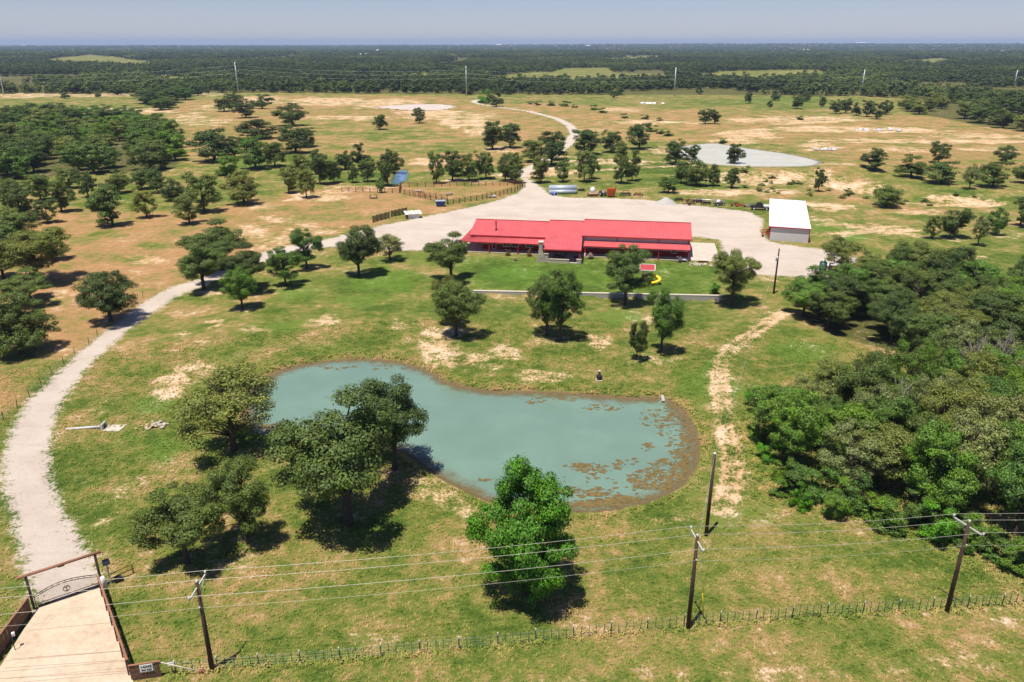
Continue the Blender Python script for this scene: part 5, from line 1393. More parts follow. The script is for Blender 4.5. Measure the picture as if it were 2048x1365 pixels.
fence('pen_fence', 'brown rail fence of the cattle pens along the gravel yard', SP([(896, 411), (930, 406), (965, 400), (1000, 393), (1030, 384), (1050, 375)]), 1.7, 2.2, 'iron', 'rust', (.4, .8, 1.2, 1.6), .11, .06)
fence('pen_fence', 'short brown rail fence joining the back and left fences of the pens', SP([(802, 374), (799, 386)]), 1.7, 2.6, 'iron', 'rust', (.4, .8, 1.2, 1.55), .10, .05)
for x0, y0, x1, y1, lab in [(746, 446, 779, 437, 'dark timber windbreak panel at the left of the small pale hutch'), (783, 435, 814, 428, 'second timber panel between the windbreak and the small pale hutch')]:
    fence('timber_panel', lab, SP([(x0, y0), (x1, y1)]), 1.9, 1.6, 'iron', 'iron', (.25, .6, .95, 1.3, 1.65), .10, .13, plank=True)
t = empty('animal_hutch', at(826, 436), .35, 'small pale hutch with a striped roof at the edge of the gravel yard', 'hutch')
MB().box(-1.6, 1.6, -1.1, 1.1, 0, 1.2).build('wall', M['siding'], t)
for k in range(5): MB().hexa([(-2.3 + k * .95, -1.35, 1.25), (-1.5 + k * .95, -1.35, 1.25), (-1.5 + k * .95, 1.3, 1.75), (-2.3 + k * .95, 1.3, 1.75)], [(-2.3 + k * .95, -1.35, 1.3), (-1.5 + k * .95, -1.35, 1.3), (-1.5 + k * .95, 1.3, 1.8), (-2.3 + k * .95, 1.3, 1.8)]).build('roof_sheet', M['cream' if k % 2 else 'white_paint'], t)
MB().box(-1.9, -1.65, -1.0, 1.0, 0, 1.1).build('door', M['wall_red'], t)
t = empty('feed_bin', at(881, 413), .1, 'bright blue feed bin beside the cattle pens', 'bin')
MB().hexa([(-1.2, -.8, .25), (1.2, -.8, .25), (1.2, .8, .25), (-1.2, .8, .25)], [(-1.4, -1, 1.6), (1.4, -1, 1.6), (1.4, 1, 1.6), (-1.4, 1, 1.6)]).build('tub', M['blue'], t)
MB().box(-1.45, 1.45, -1.05, 1.05, 1.62, 1.72).build('lid', M['pale_blue'], t)
for sx in (-1, 1):
    for sy in (-1, 1): MB().box(sx * 1.0 - .06, sx * 1.0 + .06, sy * .6 - .06, sy * .6 + .06, 0, .3).build('leg', M['dark'], t)
t = empty('hay_feeder', at(747, 397), 0, 'round rusty hay feeder with hay in the left pen field', 'feeder')
for z in (.2, .6, 1.0): MB().tube([(1.2 * math.cos(a), 1.2 * math.sin(a), z) for a in np.linspace(0, 2 * math.pi, 21)], .05, 5).build('ring', M['rust'], t)
for k in range(10): MB().tube([(1.2 * math.cos(k * .628), 1.2 * math.sin(k * .628), 0), (1.2 * math.cos(k * .628), 1.2 * math.sin(k * .628), 1.05)], .04, 5).build('bar', M['rust'], t)
MB().ball((0, 0, .3), .95, 12, 6, .12, random.Random(2), (1, 1, .7)).build('hay', M['tan'], t)
for x, y, a, m_, lab in [(898, 391, .6, 'galv', 'grey water trough inside the cattle pens'), (985, 396, .5, 'white_paint', 'white plank trough beside the yard fence of the pens'), (838, 385, .1, 'cream', 'pale feed trough at the back of the pens')]:
    t = empty('trough', at(x, y), a, lab, 'trough')
    MB().hexa([(-1.1, -.25, .2), (1.1, -.25, .2), (1.1, .25, .2), (-1.1, .25, .2)], [(-1.3, -.42, .7), (1.3, -.42, .7), (1.3, .42, .7), (-1.3, .42, .7)]).build('basin', M[m_], t)
    for sx in (-1, 1): MB().box(sx * .9 - .06, sx * .9 + .06, -.3, .3, 0, .3).build('leg', M['iron'], t)

# ------------------------------------------------------------------ utility poles along the road
def wire_pole(p, h, ang, label, arm=True, group=None):
    t = empty('utility_pole', p, ang, label, 'utility pole', group)
    MB().tube([(0, 0, -.6), (0, 0, h * .5), (0, 0, h)], [.19, .165, .13], 12).build('pole', M['wood_pole'], t)
    if arm:
        a = MB().bar((0, -1.25, h - .55), (0, 1.25, h - .1), .08, .10).build('crossarm', M['porcelain'], t)
        MB().bar((0.1, -.7, h - .45), (0.1, 0, h - 1.2), .04, .04).bar((0.1, .7, h - .2), (0.1, 0, h - 1.1), .04, .04).build('brace', M['galv'], a)
        for y, z in ((-1.2, h - .50), (0, h + .02), (1.2, h - .05)):
            MB().tube([(0, y, z), (0, y, z + .1), (0, y, z + .14), (0, y, z + .24)], [.04, .10, .06, .09], 8).build('insulator', M['porcelain'], t)
        MB().tube([(.0, -.17, h - 2.0), (.0, -.29, h - 2.0)], .06, 8).build('spool', M['porcelain'], t)
    else:
        MB().tube([(0, 0, h), (0, 0, h + .08)], .15, 12).build('cap', M['porcelain'], t)
    return t
PX = [(425, 1340, 8.2), (1376, 1257, 9.0), (1893, 1225, 8.9)]
P3 = [at(x, y) for x, y, h in PX]
pole_pts = [P3[0] + (P3[0] - P3[1]), P3[0], P3[1], P3[2], P3[2] * 2 - P3[1] + Vector((16, 0, 0))]
pole_h = [8.4, 8.2, 9.0, 8.9, 9.0]
labels = ['utility pole beyond the left edge of the road fence', 'utility pole beside the address board near the ranch gate', 'middle utility pole standing on the road fence', 'right utility pole standing on the road fence below the wood', 'utility pole beyond the right edge of the picture']
line_ang = math.atan2(P3[2].y - P3[0].y, P3[2].x - P3[0].x)
arm_turn = [0, -.25, .10, .5, .2]
for p, h, l, a in zip(pole_pts, pole_h, labels, arm_turn):
    p.z = hz(p.x, p.y); wire_pole(p, h, line_ang + a, l)
track_pole = at(1412, 1071); yard_pole = at(1547, 588)
wire_pole(track_pole, 9.1, 0, 'pole without a crossarm on the lawn right of the pond', False)
yp = wire_pole(yard_pole, 8.9, 0, 'pole with a grey transformer right of the garden wall', False)
MB().tube([(-.25, -.2, 6.6), (-.25, -.2, 7.5)], .24, 12).build('transformer', M['galv'], yp)
def span(a, b, sag, rad, mb, n=10):
    pts = [a.lerp(b, i / n) - Vector((0, 0, sag * 4 * (i / n) * (1 - i / n))) for i in range(n + 1)]
    mb.tube(pts, rad, 5, caps=False)
def arm_point(i, y, z):
    c, s = math.cos(line_ang + arm_turn[i]), math.sin(line_ang + arm_turn[i])
    return pole_pts[i] + Vector((-s * y, c * y, z))
for y, dz, lab in ((-1.2, -.24, 'near conductor of the power line along the road'), (0, .26, 'middle conductor of the power line, on the pole tops'), (1.2, .20, 'far conductor of the power line along the road'), (-.3, -2.0, 'lowest thin wire of the power line along the road')):
    mb = MB()
    for i in range(4): span(arm_point(i, y, pole_h[i] + dz), arm_point(i + 1, y, pole_h[i + 1] + dz), .35, .014 if dz > -1 else .009, mb)
    tag(mb.build('power_cable', M['wire']), lab, 'cable')
mb = MB(); span(pole_pts[2] + Vector((0, 0, 7.0)), track_pole + Vector((0, 0, 9.1)), .2, .012, mb); span(track_pole + Vector((0, 0, 9.1)), yard_pole + Vector((0, 0, 8.8)), 1.2, .012, mb)
tag(mb.build('service_cable', M['galv']), 'thin service wire from the middle road pole to the yard pole', 'cable')
t = empty('guy_marker', P3[1] + Vector((1.6, 1.4, 0)), 0, 'yellow guy wire guard beside the middle utility pole', 'guy guard')
mb = MB().tube([(0, 0, 0), (-1.25, -1.1, 8.0)], .012, 5); mb.build('guy_wire', M['galv'], t)
MB().tube([(0, 0, .1), (-.42, -.37, 2.7)], .045, 8).build('guard_sleeve', M['yellow'], t)

# ------------------------------------------------------------------ roadside wire fence
FP = SP([(352, 1347), (425, 1339), (700, 1318), (1000, 1291), (1376, 1252), (1640, 1233), (1893, 1219), (2120, 1205)])
rf_ = empty('wire_fence', (FP[0][0], FP[0][1], 0), 0, 'wire fence with dark steel posts along the road verge', 'fence')
base = Vector((FP[0][0], FP[0][1], 0))
tp = MB().box(-.025, .025, -.02, .02, -.3, 1.28).box(-.045, .045, .02, .03, -.3, 1.28).mesh('post', M['tpost'])
tip = MB().box(-.035, .035, -.03, .04, 1.13, 1.32).mesh('post_tip', M['white_paint'])
stay = MB().box(-.018, .018, -.018, .018, .0, 1.15).mesh('stay', M['tpost'])
seg = np.linalg.norm(np.diff(FP, axis=0), axis=1); cum = np.concatenate([[0], np.cumsum(seg)]); tops = []
k = 0; dist = 0.0; frng = random.Random(6)
while dist < cum[-1]:
    i = min(np.searchsorted(cum, dist, 'right') - 1, len(seg) - 1)
    q = FP[i] + (FP[i + 1] - FP[i]) * (dist - cum[i]) / seg[i]
    loc = Vector((q[0], q[1], hz(*q))) - base
    tops.append(loc)
    rot = (frng.uniform(-.05, .05), frng.uniform(-.05, .05), frng.uniform(-.3, .3))
    if k % 5 == 0:
        o = link_mesh('post', tp, rf_, loc, rot); link_mesh('post_tip', tip, o)
    else: link_mesh('stay', stay, rf_, loc, rot)
    dist += .62; k += 1
for z in (.25, .5, .75, 1.0, 1.12):
    MB().tube([w + Vector((0, -.03, z)) for w in tops[::5]], .0035, 4, caps=False).build('wire', M['galv'], rf_)
# pasture fence left of the drive
FL = SP([(-60, 900), (8, 842), (60, 798), (105, 752), (150, 712), (178, 690), (240, 630), (300, 585)])
lf = empty('pasture_fence', (FL[0][0], FL[0][1], 0), 0, 'thin wire fence with sparse posts left of the gravel drive', 'fence')
b0 = Vector((FL[0][0], FL[0][1], 0)); tl = []
for i in range(len(FL) - 1):
    L = np.linalg.norm(FL[i + 1] - FL[i]); n = max(1, int(L / 3.2))
    for k in range(n):
        q = FL[i] + (FL[i + 1] - FL[i]) * k / n
        w = Vector((q[0], q[1], hz(*q))) - b0; tl.append(w)
        link_mesh('post', tp, lf, w, (frng.uniform(-.1, .1), frng.uniform(-.1, .1), 0))
for z in (.4, .8, 1.15): MB().tube([w + Vector((0, 0, z)) for w in tl], .008, 4, caps=False).build('wire', M['galv'], lf)

# ------------------------------------------------------------------ ranch entrance
GA, GB = at(72, 1217), at(201, 1173)
gd = (GB - GA); GW = math.hypot(gd.x, gd.y); ga = math.atan2(gd.y, gd.x)
en = empty('entrance_frame', (GA.x, GA.y, min(GA.z, GB.z)), ga, 'tall brown pipe frame over the ranch entrance', 'entrance frame')
for x in (-.12, GW + .12): MB().tube([(x, 0, -.4), (x, 0, 3.42)], .11, 10).build('post', M['iron'], en)
MB().tube([(-.75, 0, 3.52), (GW + .65, 0, 3.52)], .13, 10).build('beam', M['rail_wood'], en)
MB().bar((GW / 2, -.02, 3.36), (GW / 2, .02, 3.36), .5, .16).build('emblem_plate', M['iron'], en)
gt = empty('ranch_gate', (GA.x, GA.y, min(GA.z, GB.z)), ga, 'closed dark iron gate with arched top and a ringed letter emblem', 'gate')
z_arch = lambda f: 1.25 + .62 * math.sin(math.pi * min(1, f * 1.0 + .04)) ** 1.0 if f < .5 else 1.25 + .62 * math.sin(math.pi * (f * .86 + .09))
MB().tube([(.06 + (GW - .12) * f, 0, z_arch(f)) for f in np.linspace(0, 1, 25)], .035, 6).build('top_arch', M['iron'], gt)
MB().tube([(.06 + (GW - .12) * f, 0, z_arch(f) - .2) for f in np.linspace(0, 1, 25)], .03, 6).build('lower_arch', M['iron'], gt)
for z in (.12, .3, .48): MB().tube([(.06, 0, z), (GW - .06, 0, z)], .035, 6).build('rail', M['iron'], gt)
for x in (.06, GW - .06): MB().tube([(x, 0, .08), (x, 0, 1.3)], .04, 6).build('stile', M['iron'], gt)
for k in range(1, 44):
    f = k / 44
    MB().tube([(.06 + (GW - .12) * f, 0, .48), (.06 + (GW - .12) * f, 0, z_arch(f) - .2)], .009, 4, caps=False).build('bar', M['iron'], gt)
for k in range(1, 10):
    f = k / 10
    MB().tube([(.06 + (GW - .12) * f + .07 * math.cos(a), 0, z_arch(f) - .1 + .07 * math.sin(a)) for a in np.linspace(0, 2 * math.pi, 9)], .014, 4, caps=False).build('arch_ring', M['iron'], gt)
em = MB().tube([(GW / 2 + .27 * math.cos(a), -.03, 1.05 + .27 * math.sin(a)) for a in np.linspace(0, 2 * math.pi, 25)], .03, 6, caps=False).build('emblem', M['iron'], gt)
MB().bar((GW / 2 - .17, -.03, 1.16), (GW / 2 + .17, -.03, 1.16), .05, .07).bar((GW / 2, -.03, 1.16), (GW / 2, -.03, .86), .06, .06).bar((GW / 2 - .08, -.03, .86), (GW / 2 + .08, -.03, .86), .05, .05).build('letter', M['iron'], em)

# concrete apron between the picket wings
AP = [S(74, 1219), S(203, 1176), S(268, 1368), S(300, 1470), S(-160, 1470), S(-20, 1368)]
mb = MB()
zt = [hz(*p) for p in AP]; ztop = max(zt) + .03
mb.add([(p[0], p[1], ztop) for p in AP] + [(p[0], p[1], ztop - .6) for p in AP], [tuple(range(6))[::-1]] + [(i, (i + 1) % 6, (i + 1) % 6 + 6, i + 6) for i in range(6)])
def apron_material():
    m, nt, p = new_mat('stained_concrete'); t = NT(nt)
    geo = t.n('ShaderNodeNewGeometry').outputs['Position']
    n1 = t.noise(geo, .35, 5, .65); n2 = t.noise(geo, 2.2, 5, .7); n3 = t.noise(geo, 22, 3)
    f = t.math('ADD', t.math('MULTIPLY', n1, .6), t.math('MULTIPLY', n2, .4))
    col = t.ramp(f, [(.3, (.36, .265, .18)), (.48, (.50, .395, .28)), (.6, (.56, .46, .345)), (.75, (.40, .33, .26))])
    col = t.mix(t.math('MULTIPLY', t.smooth(n3, .5, .75), .25), col, rgba((.3, .23, .16)))
    nt.links.new(col, p.inputs['Base Color']); p.inputs['Roughness'].default_value = .9
    return m
M['apron'] = apron_material()
tag(mb.build('concrete_apron', M['apron']), kind='structure')
for y0 in (1255, 1312, 1330, 1352):
    a_, b_ = S(74 - (y0 - 1219) * .62 + 6, y0 + 8), S(203 + (y0 - 1176) * .34 - 6, y0 - 8)
    o = MB().bar((a_[0], a_[1], ztop + .002), (b_[0], b_[1], ztop + .002), .035, .006).build('joint', M['rail_wood'])
    tag(o, kind='structure'); o.name = 'concrete_joint'

def picket_fence(name, label, a, b, h, z0, face=1):
    d_ = b - a; L = float(np.linalg.norm(d_)); ang = math.atan2(d_[1], d_[0])
    f = empty(name, (a[0], a[1], z0), ang, label, 'fence')
    rs = random.Random(int(a[0] * 10))
    mes = [MB().hexa([(0, 0, -.1), (.125, 0, -.1), (.125, .02, -.1), (0, .02, -.1)], [(.01, 0, h + q), (.115, 0, h + q), (.115, .02, h + q), (.01, .02, h + q)]).mesh('picket', M['picket']) for q in (0, -.04, .03)]
    n = int(L / .135)
    for k in range(n): link_mesh('picket', rs.choice(mes), f, (k * .135, rs.uniform(-.012, .012), 0), (0, rs.uniform(-.02, .02), 0))
    for z in (.3, h - .25): MB().box(0, L, .025, .065, z, z + .09).build('rail', M['rail_wood'], f)
    MB().box(-.03, L + .03, -.05, .10, h + .035, h + .08).build('top_rail', M['rail_wood'], f)
    for x in np.arange(0.05, L, 2.2): MB().box(x, x + .1, .07, .17, -.3, h).build('post', M['picket'], f)
    return f
pfl = picket_fence('picket_fence', 'brown picket fence wing left of the concrete apron', S(-62, 1400), S(66, 1224), 1.5, ztop - .02)
pfr = picket_fence('picket_fence', 'long brown picket fence wing right of the concrete apron', S(262, 1352), S(203, 1180), 1.5, ztop - .05)
sgA, sgB = S(263, 1362), S(326, 1352)
sb = picket_fence('address_fence', 'short picket panel carrying the white address board', sgA, sgB, 1.35, ztop - .05)
sd_ = sgB - sgA; sang = math.atan2(sd_[1], sd_[0])
board = empty('address_board', (sgA[0] + sd_[0] * .34, sgA[1] + sd_[1] * .34, ztop + .62), sang, 'white address board with black numbers on the short picket panel', 'sign')
MB().box(0, .92, -.07, -.025, 0, .66).build('board', M['white_paint'], board)
def text_part(txt, size, x, z, parent):
    cu = bpy.data.curves.new('lettering', 'FONT'); cu.body = txt; cu.size = size; cu.align_x = 'CENTER'; cu.extrude = .004; cu.offset = .008
    o = bpy.data.objects.new('lettering', cu); COL.objects.link(o)
    me = bpy.data.meshes.new_from_object(o.evaluated_get(bpy.context.evaluated_depsgraph_get()))
    bpy.data.objects.remove(o); me.materials.clear(); me.materials.append(M['black_paint'])
    link_mesh('lettering', me, parent, (x, -.076, z), (math.pi / 2, 0, 0))
text_part('14345', .33, .46, .36, board); text_part('FM 920', .24, .46, .08, board)
ml = empty('brace_pipe', (sgB[0], sgB[1], ztop), sang - .12, 'pale slanting brace pipe from the address panel to the wire fence', 'brace')
MB().tube([(0, 0, 1.25), (2.9, -.1, .15)], .035, 6).build('pipe', M['cream'], ml); MB().box(2.7, 3.05, -.15, .1, -.1, .2).build('anchor', M['rust'], ml)
np_ = at(346, 1348); nb_ = empty('notice_board', np_, .1, 'small blank white notice board on the wire fence near the address panel', 'sign')
MB().box(-.25, .25, -.03, 0, .85, 1.2).build('board', M['white_paint'], nb_); MB().box(-.03, .03, 0, .04, -.2, 1.2).build('post', M['tpost'], nb_)
# gate operator, solar panel and call post
op = empty('gate_operator', at(208, 1172), ga, 'gate motor with white cover, solar panel and battery box behind the fence', 'gate motor')
MB().tube([(0, 0, -.2), (0, 0, .9), (0, 0, 1.1)], [.28, .26, .12], 12).build('motor_cover', M['white_paint'], op); MB().box(.5, .62, -.05, .05, 0, 2.3).build('mast', M['galv'], op)
MB().hexa([(.25, -.25, 2.2), (.85, -.25, 2.2), (.85, .2, 2.55), (.25, .2, 2.55)], [(.25, -.27, 2.23), (.85, -.27, 2.23), (.85, .18, 2.58), (.25, .18, 2.58)]).build('solar_panel', M['glass'], op); MB().box(.9, 1.5, -.2, .2, .1, .55).build('battery_box', M['dark'], op)
MB().tube([(.2, .1, .45), (2.6, .5, .5)], .05, 6).tube([(.2, .1, .9), (2.4, .5, .95)], .04, 6).tube([(2.5, .5, 0), (2.5, .5, 1.1)], .05, 6).build('guard_rail', M['rust'], op)
kp = empty('call_post', at(31, 1302), 0.5, 'thin bent call post on the concrete apron beside the left picket wing', 'call post')
kp.location.z = ztop
MB().tube([(0, 0, 0), (0, 0, 1.1), (.1, .25, 1.25)], .035, 6).build('stem', M['iron'], kp); MB().box(0, .2, .2, .4, 1.15, 1.45).build('call_box', M['white_paint'], kp)

# ------------------------------------------------------------------ culvert, rocks and small things round the pond
cv = empty('culvert', at(208, 856), .04, 'concrete culvert headwall with pale pipe and spillway slab beside the drive', 'culvert')
MB().tube([(-4.6, -.1, .02), (-.1, 0, .25)], .16, 10).build('pipe', M['siding'], cv)
MB().hexa([(-.15, -.7, -.2), (.15, -.7, -.2), (.15, .7, -.2), (-.15, .7, -.2)], [(-.12, -.55, .75), (.12, -.55, .75), (.12, .55, .75), (-.12, .55, .75)]).build('headwall', M['block'], cv)
MB().tube([(.13, 0, .28), (.2, 0, .28)], .26, 12).build('pipe_mouth', M['dark'], cv)
MB().hexa([(.15, -.75, -.2), (2.2, -1.0, -.2), (2.5, .85, -.2), (.15, .75, -.2)], [(.15, -.75, .07), (2.2, -1.0, .05), (2.5, .85, .05), (.15, .75, .07)]).build('spillway', M['concrete'], cv)
rk = empty('rock_pile', at(314, 853), 0, 'heap of reddish and pale rocks left of the pond', 'rocks')
for k in range(34):
    x, y = rrng.gauss(0, .75), rrng.gauss(0, .45)
    MB().ball((x, y, .12 + .3 * math.exp(-(x * x + y * y * 2) * .6) * rrng.random()), rrng.uniform(.10, .26), 7, 5, .25, rrng, (1.2, 1, .75)).build('rock', M['stone' if rrng.random() < .6 else 'tan'], rk)
dk = empty('burn_barrel', at(1198, 762), 0, 'small dark metal burner on a pale stone base above the pond', 'burner')
MB().tube([(0, 0, 0), (0, 0, .12)], .55, 12).build('base', M['stone'], dk); MB().tube([(0, 0, .12), (0, 0, .5), (0, 0, .75), (0, 0, .95), (0, 0, 1.4)], [.25, .42, .36, .17, .15], 12).build('body', M['dark'], dk); MB().tube([(.25, -.1, .12), (.35, -.1, .6)], .16, 8).build('firewood', M['dark'], dk); MB().tube([(0, 0, 1.4), (0, 0, 1.5)], .19, 12).build('cap', M['siding'], dk)
wc = empty('tilted_board', at(1327, 798), .3, 'small white tilted board on thin legs at the pond corner', 'board')  # plain white tilted board on legs, nothing written on it
MB().hexa([(-.2, -.1, .35), (.2, -.1, .35), (.2, -.05, .35), (-.2, -.05, .35)], [(-.35, .1, 1.05), (.05, .1, 1.05), (.05, .15, 1.05), (-.35, .15, 1.05)]).build('board', M['white_paint'], wc); MB().bar((-.2, 0, .5), (-.9, -.3, 0), .04, .04).bar((.1, 0, .5), (.2, .2, 0), .04, .04).build('leg', M['galv'], wc)
st_ = empty('marker_stake', at(1241, 778), 0, 'thin dark stake in the tan grass above the pond', 'stake')
MB().tube([(0, 0, -.1), (0.02, 0, .85)], .03, 6).build('shaft', M['tpost'], st_); MB().box(-.06, .06, -.01, .01, .7, .85).build('flag', M['tan'], st_)
# pale rubble and concrete blocks far off
for x, y, n, sx, sy, lab, nm in [(1300, 208, 16, 6.5, 5, 'white rubble scattered on the far green field', 'rubble'), (1760, 260, 14, 8.5, 4, 'row of pale concrete chunks on the far sand track', 'concrete_chunks'), (1655, 300, 8, 2.4, 3, 'pale boulders beside the right tip of the far pond', 'boulders')]:
    e = empty(nm, at(x, y), 0, lab, 'rubble')
    for k in range(n): MB().ball((rrng.gauss(0, sx * .7), rrng.gauss(0, sy * .5), .4), rrng.uniform(.6, 1.5), 7, 4, .3, rrng, (1.3, 1, .7)).build('chunk', M['white_paint' if nm == 'rubble' else 'siding'], e)

# ------------------------------------------------------------------ steel transmission line across the far pasture
PY = [(8, 190, 142), (477, 187, 124), (933, 192, 133), (1348, 192, 135), (1722, 190, 139), (2027, 178, 142)]
pyl = []; where = ['at the left edge', 'behind the dark hedge', 'above the muddy pool road', 'above the pale rubble', 'above the far green field', 'above the far right wood']
for (x, y, top), w in zip(PY, where):
    p = at(x, y); h = min(30, sight_height(x, y, x, top)); pyl.append((p, h))
    t = empty('steel_pylon', p, .05, 'tall pale steel power pylon ' + w, 'pylon')
    MB().tube([(0, 0, -.5), (0, 0, h)], [.62, .28], 10).build('mast', M['galv'], t)
    for k, z in enumerate((h - 1.5, h - 5, h - 8.5)):
        sd = 1 if k % 2 else -1
        a = MB().bar((0, 0, z), (0, sd * 2.6, z + .5), .28, .28).build('arm', M['galv'], t)
        MB().tube([(0, sd * 2.5, z + .4), (0, sd * 2.5, z - 1.4)], .12, 6).build('insulator', M['porcelain'], a)
ext = [(Vector((2 * pyl[0][0].x - pyl[1][0].x, pyl[0][0].y + 10, 0)), 27)] + pyl + [(Vector((2 * pyl[-1][0].x - pyl[-2][0].x, pyl[-1][0].y * 1.1, 0)), 27)]
for k, (dz, lab) in enumerate(((-2.9, 'upper wire of the far pylon line'), (-6.4, 'middle wire of the far pylon line'), (-9.9, 'lower wire of the far pylon line'))):
    sd = 1 if k % 2 else -1; mb = MB()
    for (a, ha), (b, hb) in zip(ext[:-1], ext[1:]): span(a + Vector((0, sd * 2.5, ha + dz)), b + Vector((0, sd * 2.5, hb + dz)), 3.2, .035, mb, 12)
    tag(mb.build('transmission_wire', M['galv']), lab, 'cable')

# ------------------------------------------------------------------ far farm buildings
def barn(x, y, L, W, H, label, mat='siding', rz=0.0):
    L, W, H = L * .6, W * .6, H * .6
    p = S(x, y); b = empty('farm_building', (p[0], p[1], hz(*p)), rz, label, 'building')
    MB().box(-L / 2, L / 2, -W / 2, W / 2, -1, H).build('wall', M[mat], b)
    MB().hexa([(-L / 2 - 1, -W / 2 - 1, H), (L / 2 + 1, -W / 2 - 1, H), (L / 2 + 1, W / 2 + 1, H), (-L / 2 - 1, W / 2 + 1, H)], [(-L / 2 - 1, -.3, H + W * .25), (L / 2 + 1, -.3, H + W * .25), (L / 2 + 1, .3, H + W * .25), (-L / 2 - 1, .3, H + W * .25)]).build('roof', M['white_metal'], b)
    for k in range(3): MB().box(-L / 3 + k * L / 3 - L * .06, -L / 3 + k * L / 3 + L * .06, -W / 2 - .1, -W / 2 - .02, 0, H * .7).build('door', M['galv'], b)
for a in [(86, 116, 34, 20, 8, 'white farm buildings on the far clearing at upper left'), (754, 104, 60, 30, 14, 'pale building rising from the far woodland left of centre'), (728, 111, 50, 20, 5, 'low pale shed in the far clearing left of centre'), (998, 96, 90, 40, 22, 'white block on the far skyline at centre'), (1175, 97, 80, 40, 18, 'small white block on the far skyline right of centre'), (1078, 102, 90, 40, 8, 'low pale building in the far woodland at centre'), (1720, 94, 260, 60, 26, 'long white works on the far skyline at right'), (1606, 103, 120, 40, 8, 'row of white roofs in the far woodland at right'), (1376, 112, 60, 26, 8, 'white house in the far woodland right of centre'), (707, 118, 16, 12, 6, 'small tan house in the far woodland left of centre'), (48, 95, 70, 30, 16, 'white roof on the far skyline at upper left')]:
    barn(*a)

# ------------------------------------------------------------------ the summer air
hb = MB().box(-28000, 28000, -28000, 28000, -60, 150)
hm_ = bpy.data.materials.new('summer_haze'); hm_.use_nodes = True
hm_.node_tree.nodes.clear()
pv = hm_.node_tree.nodes.new('ShaderNodeVolumePrincipled'); ho = hm_.node_tree.nodes.new('ShaderNodeOutputMaterial')
pv.inputs['Color'].default_value = (0.52, 0.68, 0.95, 1); pv.inputs['Density'].default_value = 0.000075; pv.inputs['Anisotropy'].default_value = 0.0
hm_.node_tree.links.new(pv.outputs[0], ho.inputs['Volume'])
tag(hb.build('haze', hm_), 'thin pale blue summer haze over the whole country', 'haze', kind='stuff')

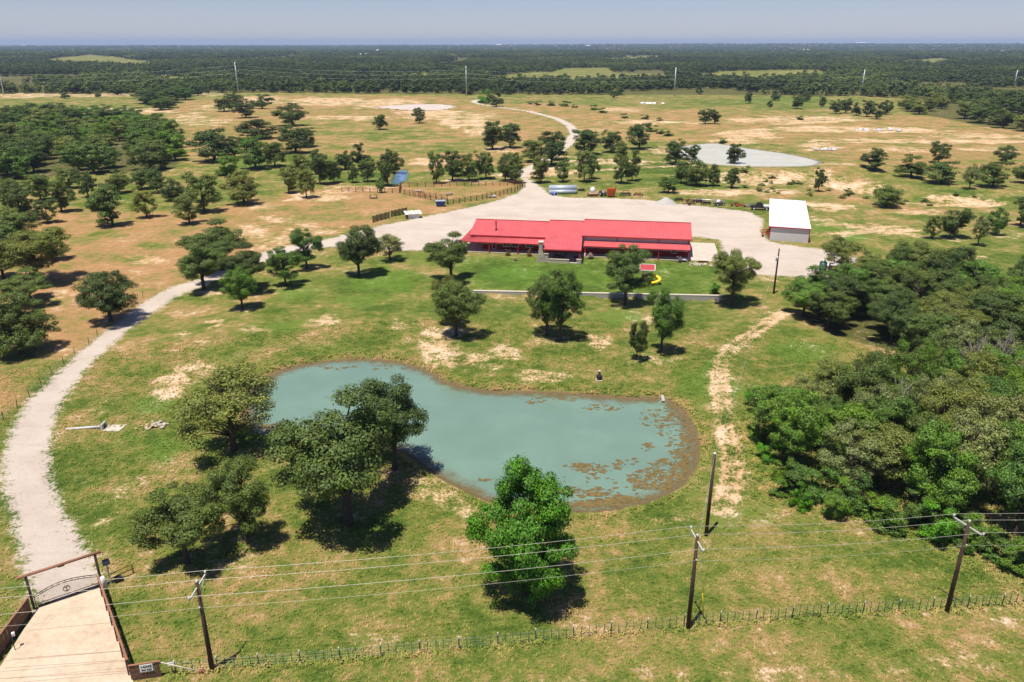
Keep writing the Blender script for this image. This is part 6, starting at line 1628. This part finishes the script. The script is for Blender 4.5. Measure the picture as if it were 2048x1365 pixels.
# ------------------------------------------------------------------ grass tufts and weeds on the near lawn, verge and pond banks
def tufts():
    rs = np.random.RandomState(17)
    n = 150000
    r = np.sqrt(rs.uniform(38 ** 2, 128 ** 2, n)); a = rs.uniform(-0.72, 0.72, n)
    x, y = r * np.sin(a), r * np.cos(a)
    # sample the land fields at the nearest sheet vertex
    ri = np.clip(np.searchsorted(rings, r), 0, NR - 1); ai = np.clip(np.searchsorted(fine, a), 0, len(fine) - 1)
    vi = ri * NA + ai
    keep = (gsd[vi] < -0.3) & (pond_sd[vi] < -1.1) & (poly_sd(x, y, np.array(AP)) < -0.05)
    keep &= rs.uniform(size=n) < np.clip(1.15 - FIELD['bare'][vi] * 1.0, 0.1, 1)
    bank = np.exp(-((pond_sd[vi] + 1.6) / 0.6) ** 2)
    rough = np.clip(sstep(poly_sd(x, y, WOODS['lower']), -9, -1) + np.exp(-(line_d(x, y, FP) / 0.5) ** 2) + 0.8 * bank, 0, 1)
    keep &= rs.uniform(size=n) < 0.55 + 0.45 * rough
    x, y, vi, rough = x[keep], y[keep], vi[keep], rough[keep]
    z = height(x, y)
    me = bpy.data.meshes.new('grass')
    me.from_pydata(np.stack([x, y, z], 1).tolist(), [], [])
    size = rs.uniform(0.5, 1.15, len(x)) * (1 + 1.3 * rough * rs.uniform(0.3, 1, len(x)))
    for k, v in (('size', size), ('turn', rs.uniform(0, 6.28, len(x))), ('dry', FIELD['dry'][vi]), ('lush', FIELD['lush'][vi])):
        q = me.attributes.new(k, 'FLOAT', 'POINT'); q.data.foreach_set('value', v.astype(np.float32))
    o = link_mesh('grass', me)
    # one tuft: a fan of tapering blades
    b = MB(); rr = random.Random(3)
    for k in range(9):
        w = rr.uniform(0, 6.28); ln = rr.uniform(.09, .2); h = rr.uniform(.07, .17); c, s_ = math.cos(w), math.sin(w)
        ox, oy = rr.uniform(-.1, .1), rr.uniform(-.1, .1); wd_ = rr.uniform(.018, .035)
        b.add([(ox - s_ * wd_, oy + c * wd_, 0), (ox + s_ * wd_, oy - c * wd_, 0), (ox + c * ln * .5 + s_ * wd_ * .7, oy + s_ * ln * .5 - c * wd_ * .7, h), (ox + c * ln * .5 - s_ * wd_ * .7, oy + s_ * ln * .5 + c * wd_ * .7, h), (ox + c * ln, oy + s_ * ln, h * .8)], [(0, 1, 2, 3), (3, 2, 4)])
    m, nt, p = new_mat('grass_blades'); t = NT(nt)
    def inst(k):
        q = t.n('ShaderNodeAttribute', attribute_name=k); q.attribute_type = 'INSTANCER'; return q.outputs['Fac']
    geo = t.n('ShaderNodeNewGeometry'); pos = geo.outputs['Position']
    f = t.math('ADD', inst('dry'), t.math('MULTIPLY', t.math('SUBTRACT', t.noise(pos, .11, 4, .65), .5), 2.1))
    f = t.math('ADD', f, t.math('MULTIPLY', t.math('SUBTRACT', t.noise(pos, .6, 5, .72), .5), 1.8))
    f = t.math('ADD', f, t.math('MULTIPLY', t.math('SUBTRACT', t.n('ShaderNodeObjectInfo').outputs['Random'], .5), .35))
    col = t.ramp(f, [(0.0, (0.105, 0.170, 0.024)), (0.28, (0.20, 0.25, 0.042)), (0.50, (0.32, 0.30, 0.075)), (0.72, (0.45, 0.33, 0.12)), (0.95, (0.54, 0.35, 0.155))])
    col = t.mix(t.smooth(inst('lush'), .25, 1.1), col, rgba((0.11, 0.235, 0.03)))
    nt.links.new(col, p.inputs['Base Color']); p.inputs['Roughness'].default_value = .7; p.inputs['Specular IOR Level'].default_value = .15
    ng = bpy.data.node_groups.new('grass', 'GeometryNodeTree')
    ng.interface.new_socket('Geometry', in_out='INPUT', socket_type='NodeSocketGeometry'); ng.interface.new_socket('Geometry', in_out='OUTPUT', socket_type='NodeSocketGeometry')
    N = ng.nodes; L = ng.links
    gi = N.new('NodeGroupInput'); go = N.new('NodeGroupOutput'); iop = N.new('GeometryNodeInstanceOnPoints')
    first = b.build('grass', m, None, (float(x[0]), float(y[0]), float(z[0])))
    tag(first, 'tall grass tuft on the near verge', 'grass', kind='stuff')
    oi = N.new('GeometryNodeObjectInfo'); oi.transform_space = 'ORIGINAL'; oi.inputs['Object'].default_value = first; oi.inputs['As Instance'].default_value = False
    L.new(gi.outputs[0], iop.inputs['Points']); L.new(oi.outputs['Geometry'], iop.inputs['Instance'])
    def named(k):
        q = N.new('GeometryNodeInputNamedAttribute'); q.data_type = 'FLOAT'; q.inputs['Name'].default_value = k; return q.outputs['Attribute']
    L.new(named('size'), iop.inputs['Scale'])
    cb = N.new('ShaderNodeCombineXYZ'); L.new(named('turn'), cb.inputs[2]); L.new(cb.outputs[0], iop.inputs['Rotation'])
    L.new(iop.outputs[0], go.inputs[0])
    md = o.modifiers.new('grass', 'NODES'); md.node_group = ng
    tag(o, 'short grass and weeds covering the near lawn and verge', 'grass', kind='stuff')
    print('tufts', len(x))
tufts()
